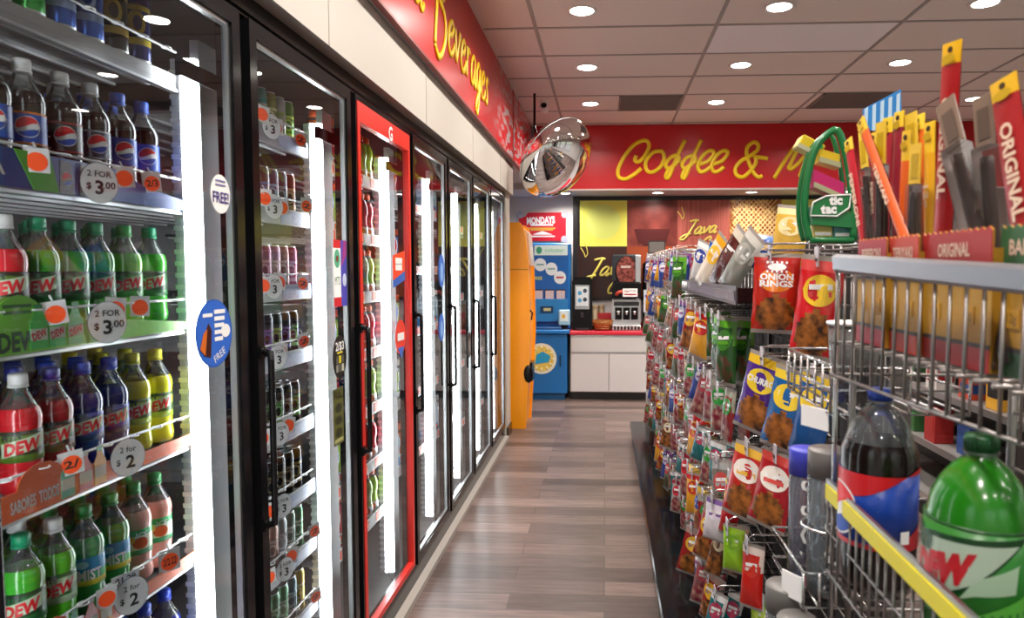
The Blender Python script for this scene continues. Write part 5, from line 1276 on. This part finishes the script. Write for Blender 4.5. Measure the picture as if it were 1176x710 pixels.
water('water bottle with bright blue lid behind the grey lidded one', '3a3fb8', (.372, 1.262, 1.035), (.50, .50, .60), .235, .029, cb=.05)
water('grey lidded water bottle on the level below, left one at the bottom edge', '6a6866', (.322, 1.20, .785), (.55, .6, .65), .255, .033, txt=False, cb=.05)
water('grey lidded water bottle on the level below, right and nearer one', '6a6866', (.322, 1.12, .765), (.55, .6, .65), .255, .033, txt=False, cb=.05)
t2 = thing('lower_wire_basket', 'wire basket below the water bottles, mostly under the frame edge', 'basket', (.33, 1.16, .76)); mb = MB()
for z in (.0, .08): mb.tube([(-.06, -.09, z), (.06, -.09, z), (.06, .09, z), (-.06, .09, z)], .003, CHROME, 6, closed=True)
for j in range(5): mb.tube([(-.06 + .03 * j, -.09, 0), (-.06 + .03 * j, .09, 0)], .003, CHROME, 6)
for a, b_ in ((-.06, -.09), (.06, -.09), (.06, .09), (-.06, .09)): mb.tube([(a, b_, 0), (a, b_, .08)], .003, CHROME, 6)
mb.tube([(.06, 0, .04), (.20, 0, .04)], .004, WIRE, 6); mb.build('basket_wires', t2)
t2 = thing('plastic_cup', 'clear plastic beaker standing in the upper wire basket', 'cup', (.45, 1.25, 1.364)); mb = MB(); mb.lathe([(0, .003), (.038, 0), (.045, .14), (.0435, .14), (.036, .005), (0, .006)], glassy('clear beaker', 1.5, (.85, .88, .9), .03, .15, (.8, .8, .8)), 24); mb.build('wall', t2)
mb = MB(); mb.lathe([(.0445, .136), (.0475, .138), (.0475, .142), (.0435, .142)], CARD, 24); mb.build('rim', t2)

# meat stick boxes and sticks
SB = 1.486
def ypx(px, X=.415): return P(px, 350, X=X).y
BOXES = [(984, 1018, 'a02434', 'PEPPERONI', 'maroon banded', .405), (1019, 1055, 'b83a28', 'TERIYAKI', 'orange red banded', .412), (1057, 1140, '9c1c1c', 'ORIGINAL', 'wide red banded', .420), (1146, 1225, '2c5a34', "BAKER'S", 'green banded', .432)]
stick_id = 0
def boxd(x0_, x1_, colr, txt, nm, X):
    ya, yb = ypx(x0_, X), ypx(x1_, X); w = (ya - yb) / 2 - .002; h = .158
    t = thing('meat_stick_box', '%s yellow box of meat sticks on the top shelf of the wire rack' % nm, 'display box', (X, (ya + yb) / 2, SB), -PI / 2)
    YB = K('a87c20', .5); CB = K(colr, .5)
    mb = MB(); D = .10; hb = .158
    # open box: four walls and a floor; jagged upper front edge
    mb.b2((-w, 0, 0), (w, D, .003), YB); mb.b2((-w, 0, .003), (-w + .002, D, hb - .02), YB); mb.b2((w - .002, 0, .003), (w, D, hb - .02), YB); mb.b2((-w + .002, D - .002, .003), (w - .002, D, hb), YB)
    n = max(6, int(w * 2 / .007)); top = []
    for i in range(n + 1): top.append((w - .002 - (2 * w - .004) * i / n, hb + (.004 if i % 2 else 0)))
    mb.prism([(-w + .002, .003), (w - .002, .003)] + top, 0, .002, YB); mb.build('carton', t)
    mb = MB(); mb.prism([(-w, .117), (w, .117)] + top, -.0012, -.0002, CB); mb.b2((-w, -.0012, .100), (w, -.0002, .117), K('1a1414', .5)); mb.b2((-w, -.0012, 0), (w, -.0002, .026), CB); mb.b2((-w, -.0012, .026), (w, -.0002, .031), K('2a1a14', .5))
    mb.text(txt, 0, .137, .016 if w > .05 else .014, K('d8b8a0'), y=-.002, w=min(w * 1.3, .075), bold=.02); mb.text('SMOKED SAUSAGES', 0, .1085, .008, K('c8c0b0'), y=-.002, w=w * 1.7, bold=.01)
    for a in (-.5, .45): mb.b2((a * w - .012, -.0014, .052), (a * w + .012, -.0004, .072), K('b8861c', .5)); mb.text('12g', a * w, .062, .010, K('5a3a10'), y=-.002)
    mb.build('printed_bands', t); return t
for b_ in BOXES: boxd(*b_)
SK = M('smoked meat', hexc('2c0e0a'), .45); SKW = glassy('clear meat wrap', 1.35, (.88, .82, .80), .3, .04, (.5, .4, .35))
def stick(label, top, bot, X, w, body, capc, txt=None, kind='print', h_cap=.035, Xt=None):
    """flat pack from the pixel of its top centre to the pixel of its foot, in a plane X=const"""
    a = P(top[0], top[1], X=Xt or X); b_ = P(bot[0], bot[1], X=X); d = a - b_; Lg = d.length
    if b_.z < SB + .02: b_ = b_ + d * ((SB + .02 - b_.z) / d.z); d = a - b_; Lg = d.length
    # extend down into the box
    ext = (b_.z - (SB + .008)) / (d.z / Lg); b_ = b_ - d / Lg * max(ext, 0); Lg = (a - b_).length; d = (a - b_) / Lg
    t = thing('meat_stick', label, 'snack', b_)
    zax = d; yax = Vector((math.cos(.35), math.sin(.35), 0)); yax = (yax - zax * yax.dot(zax)).normalized(); xax = yax.cross(zax)
    t.rotation_euler = Matrix((xax, yax, zax)).transposed().to_euler()
    if kind == 'print':
        mb = MB(); nv = 14
        vs = []; fs = []; ms = []
        for sg in (-1, 1):
            o = len(vs)
            for j in range(nv + 1):
                for i in range(5):
                    u = -1 + i / 2; v = j / nv; e = math.sin(PI * min(1, max(0, v))) ** .4 * (1 - u * u)
                    vs.append((u * w / 2, sg * (.0008 + .006 * e), v * Lg))
            for j in range(nv):
                for i in range(4):
                    q_ = (o + j * 5 + i, o + j * 5 + i + 1, o + (j + 1) * 5 + i + 1, o + (j + 1) * 5 + i); fs.append(q_ if sg < 0 else q_[::-1])
                    vz = (j + .5) / nv * Lg
                    ms.append(K(capc, .3) if vz > Lg - h_cap else K(body, .3) if vz > Lg * .36 else K('1a1210', .3) if vz > Lg * .30 else K('e0b020', .3))
        mb.add(vs, fs, ms, True); mb.build('wrapper', t)
        mb = MB(); mb.disc(0, Lg - .010, .004, .004, K('3a2a18'), y=-.0035, n=12); mb.disc(0, Lg - .022, w * .36, .006, K('b8960c', .4), y=-.006, n=14)
        if txt: mb.text(txt, 0, Lg * .66, w * .42, K('d8c0a8'), y=-.0085, rot=-PI / 2, bold=.03, w=min(Lg * .34, .012 * len(txt) * w / .022))
        mb.build('print', t)
    else:
        mb = MB(); mb.tube([(0, 0, .005), (.001, 0, Lg * .4), (0, 0, Lg * .72), (0, 0, Lg * .76)], w * .30, SK, 10); mb.build('meat', t)
        mb = MB(); mb.b2((-w / 2, -w * .33, .003), (w / 2, w * .33, Lg * .8), SKW); mb.prism([(-w / 2, Lg * .8), (w / 2, Lg * .8), (w / 2, Lg), (-w / 2, Lg)], -.001, .001, K(capc or '7a6658', .3)); mb.b2((-w * .3, -.002, Lg * .83), (w * .3, -.0012, Lg * .95), K('b8960c' if capc else '58483e', .3)); mb.build('wrapper', t)
    return t
ST = [
 ('tall red ORIGINAL meat stick pack rising highest above the boxes', (1094, 48), (1084, 250), .45, .030, '9c1418', 'd8a818', 'ORIGINAL', 'print'),
 ('red ORIGINAL meat stick pack with yellow top at the right edge', (1152, 90), (1176, 250), .45, .034, '96161a', 'd0a420', 'ORIGINAL', 'print'),
 ('clear wrapped dark meat stick tilted left in the wide red box', (1085, 116), (1118, 250), .435, .030, '', '', None, 'clear'),
 ('clear wrapped dark meat stick upright in the wide red box', (1128, 110), (1138, 250), .445, .026, '', '', None, 'clear'),
 ('orange TERIYAKI meat stick pack leaning over the left boxes', (988, 138), (1035, 262), .43, .020, 'c8541a', 'd8b030', 'TERIYAKI', 'print'),
 ('red PEPPERONI pack with yellow top, left end of the sticks', (974, 160), (990, 258), .455, .022, 'a81a28', 'e0c040', 'PEPPERONI', 'print'),
 ('dark red meat stick pack standing upright in the maroon box', (1004, 152), (1006, 255), .47, .018, '8a1c24', 'dcb838', 'PEPPER', 'print'),
 ('brown clear wrapped stick beside the orange pack', (990, 150), (998, 255), .46, .018, '', 'e0c040', None, 'clear'),
 ('yellow topped pack tucked behind the orange pack', (1020, 135), (1016, 255), .48, .024, 'a02434', 'e8c838', 'JERKY', 'print'),
 ('maroon pack with yellow top above the orange red box', (1033, 128), (1030, 255), .46, .020, '8c2030', 'e8c438', None, 'print'),
 ('orange pack standing in the middle of the orange red box', (1042, 150), (1037, 255), .45, .018, 'd8601c', 'd8b030', None, 'print'),
 ('clear wrapped stick right in the orange red box', (1052, 165), (1048, 255), .44, .020, '', 'e0b838', None, 'clear'),
 ('yellow and orange pack at the right of the orange red box', (1055, 132), (1058, 255), .48, .024, 'd86a20', 'e4c840', None, 'print'),
 ('dark wrapped stick with yellow tag behind the orange red box', (1046, 130), (1050, 255), .47, .024, '', 'dcb838', None, 'clear'),
 ('dark wrapped stick with yellow tag at the left of the sticks', (1012, 140), (1010, 255), .44, .022, '', 'dcb838', None, 'clear'),
 ('yellow stick pack left of the wide red box', (1068, 140), (1068, 255), .47, .020, 'd8a020', 'e0b828', '12g', 'print'),
]
for s_ in ST: stick(*s_)
q = P(1014, 125, Y=1.635)
t = thing('striped_card', 'small blue striped display card behind the meat sticks', 'card', (q.x, 1.635, q.z - .02)); mb = MB(); mb.prism([(-.045, -.03), (.045, -.03), (.04, .065), (-.045, .02)], 0, .002, K('2a80c8'))
for k in range(5): mb.prism([(-.042 + k * .018, -.03), (-.034 + k * .018, -.03), (-.034 + k * .018, .025 + k * .008), (-.042 + k * .018, .02 + k * .008)], -.001, -.0002, K('bcd8ec'))
mb.build('card', t); mb = MB(); mb.tube([(0, .004, -.03), (GX - q.x, .004, -.05), (GX - q.x, .004, 1.741 - q.z + .02)], .003, CHROME, 6); mb.build('stem', t)

# ------------------------------------------------------------------ far aisle beyond the wire rack
t = thing('low_shelving', 'low grey shelving unit in the next aisle seen through the wire rack', 'shelving', (2.3, 3.2, 0))
mb = MB(); mb.b2((.18, -2.0, .002), (.24, 2.4, 1.25), K('3a3636', .5)); mb.build('back_panel', t)
for z in (.16, .5, .84, 1.13):
    mb = MB(); mb.b2((-.25, -2.0, z - .02), (.18, 2.4, z), K('8a8684', .4)); mb.b2((-.256, -2.0, z - .03), (-.25, 2.4, z + .01), ALU); mb.build('shelf', t)
mb = MB(); mb.b2((-.22, -1.98, .002), (.18, 2.38, .139), K('1a1818', .5)); mb.build('base', t)
gc = ['c8c4bc', 'a82a28', '2a2624', 'd8a030', '3a6a38', '1f1c1c', 'c84a30', '8a8a90', '2a4a88', 'd8d4d0']
n = 0
for zi, z in enumerate((1.13, .84, .5)):
    for i in range(12):
        y = 1.45 + i * .33; c_ = gc[(i * 3 + zi * 2) % 10]; hh = .12 + .05 * ((i * 7 + zi) % 3)
        o = thing('grocery_box', '%s grocery carton, %s along the %s shelf of the next aisle' % (cname(c_), ORD[i], ['top', 'middle', 'lower'][zi]), 'box', (2.14 + .02 * (i % 3), y, z + .001), 0, 'cartons on the next aisle shelving')
        mb = MB(); mb.b2((-.06, -.07, 0), (.06, .07, hh), K(c_, .45), bev=.003); mb.build('carton', o)
        mb = MB(); mb.b2((-.062, -.05, hh * .3), (-.0605, .05, hh * .75), K(gc[(i * 3 + 4) % 10], .45)); mb.b2((-.05, -.0715, hh * .3), (.05, -.0705, hh * .75), K(gc[(i * 3 + 4) % 10], .45)); mb.build('label', o)

# ------------------------------------------------------------------ world and render settings
w = bpy.data.worlds.new('daylight'); sc.world = w; w.use_nodes = True; nt = w.node_tree; bg = nt.nodes['Background']
tc = nt.nodes.new('ShaderNodeTexCoord'); sx = nt.nodes.new('ShaderNodeSeparateXYZ'); nt.links.new(tc.outputs['Generated'], sx.inputs[0])
cr = nt.nodes.new('ShaderNodeValToRGB'); e = cr.color_ramp.elements
e[0].position = .42; e[0].color = (.35, .34, .33, 1); e[1].position = .62; e[1].color = (1.0, 1.05, 1.1, 1)
a = e.new(.50); a.color = (.30, .33, .22, 1); a = e.new(.56); a.color = (.55, .62, .45, 1)
ad = nt.nodes.new('ShaderNodeMapRange'); ad.inputs['From Min'].default_value = -1; ad.inputs['From Max'].default_value = 1
no = nt.nodes.new('ShaderNodeTexNoise'); no.inputs['Scale'].default_value = 14; no.inputs['Detail'].default_value = 6
nt.links.new(tc.outputs['Generated'], no.inputs['Vector'])
m1 = nt.nodes.new('ShaderNodeMath'); m1.operation = 'MULTIPLY_ADD'; m1.inputs[1].default_value = .35; nt.links.new(no.outputs['Fac'], m1.inputs[0]); nt.links.new(sx.outputs['Z'], m1.inputs[2])
m2 = nt.nodes.new('ShaderNodeMath'); m2.operation = 'SUBTRACT'; m2.inputs[1].default_value = .17; nt.links.new(m1.outputs[0], m2.inputs[0])
nt.links.new(m2.outputs[0], ad.inputs['Value']); nt.links.new(ad.outputs[0], cr.inputs['Fac']); nt.links.new(cr.outputs[0], bg.inputs['Color'])
bg.inputs['Strength'].default_value = 1.5
sc.view_settings.view_transform = 'Standard'; sc.view_settings.look = 'None'; sc.view_settings.exposure = 0.1
cy = sc.cycles; cy.use_denoising = True; cy.max_bounces = 7; cy.diffuse_bounces = 3; cy.glossy_bounces = 4; cy.transmission_bounces = 4; cy.transparent_max_bounces = 16
cy.caustics_reflective = False; cy.caustics_refractive = False; cy.sample_clamp_indirect = 4; cy.sample_clamp_direct = 0; cy.use_light_tree = True
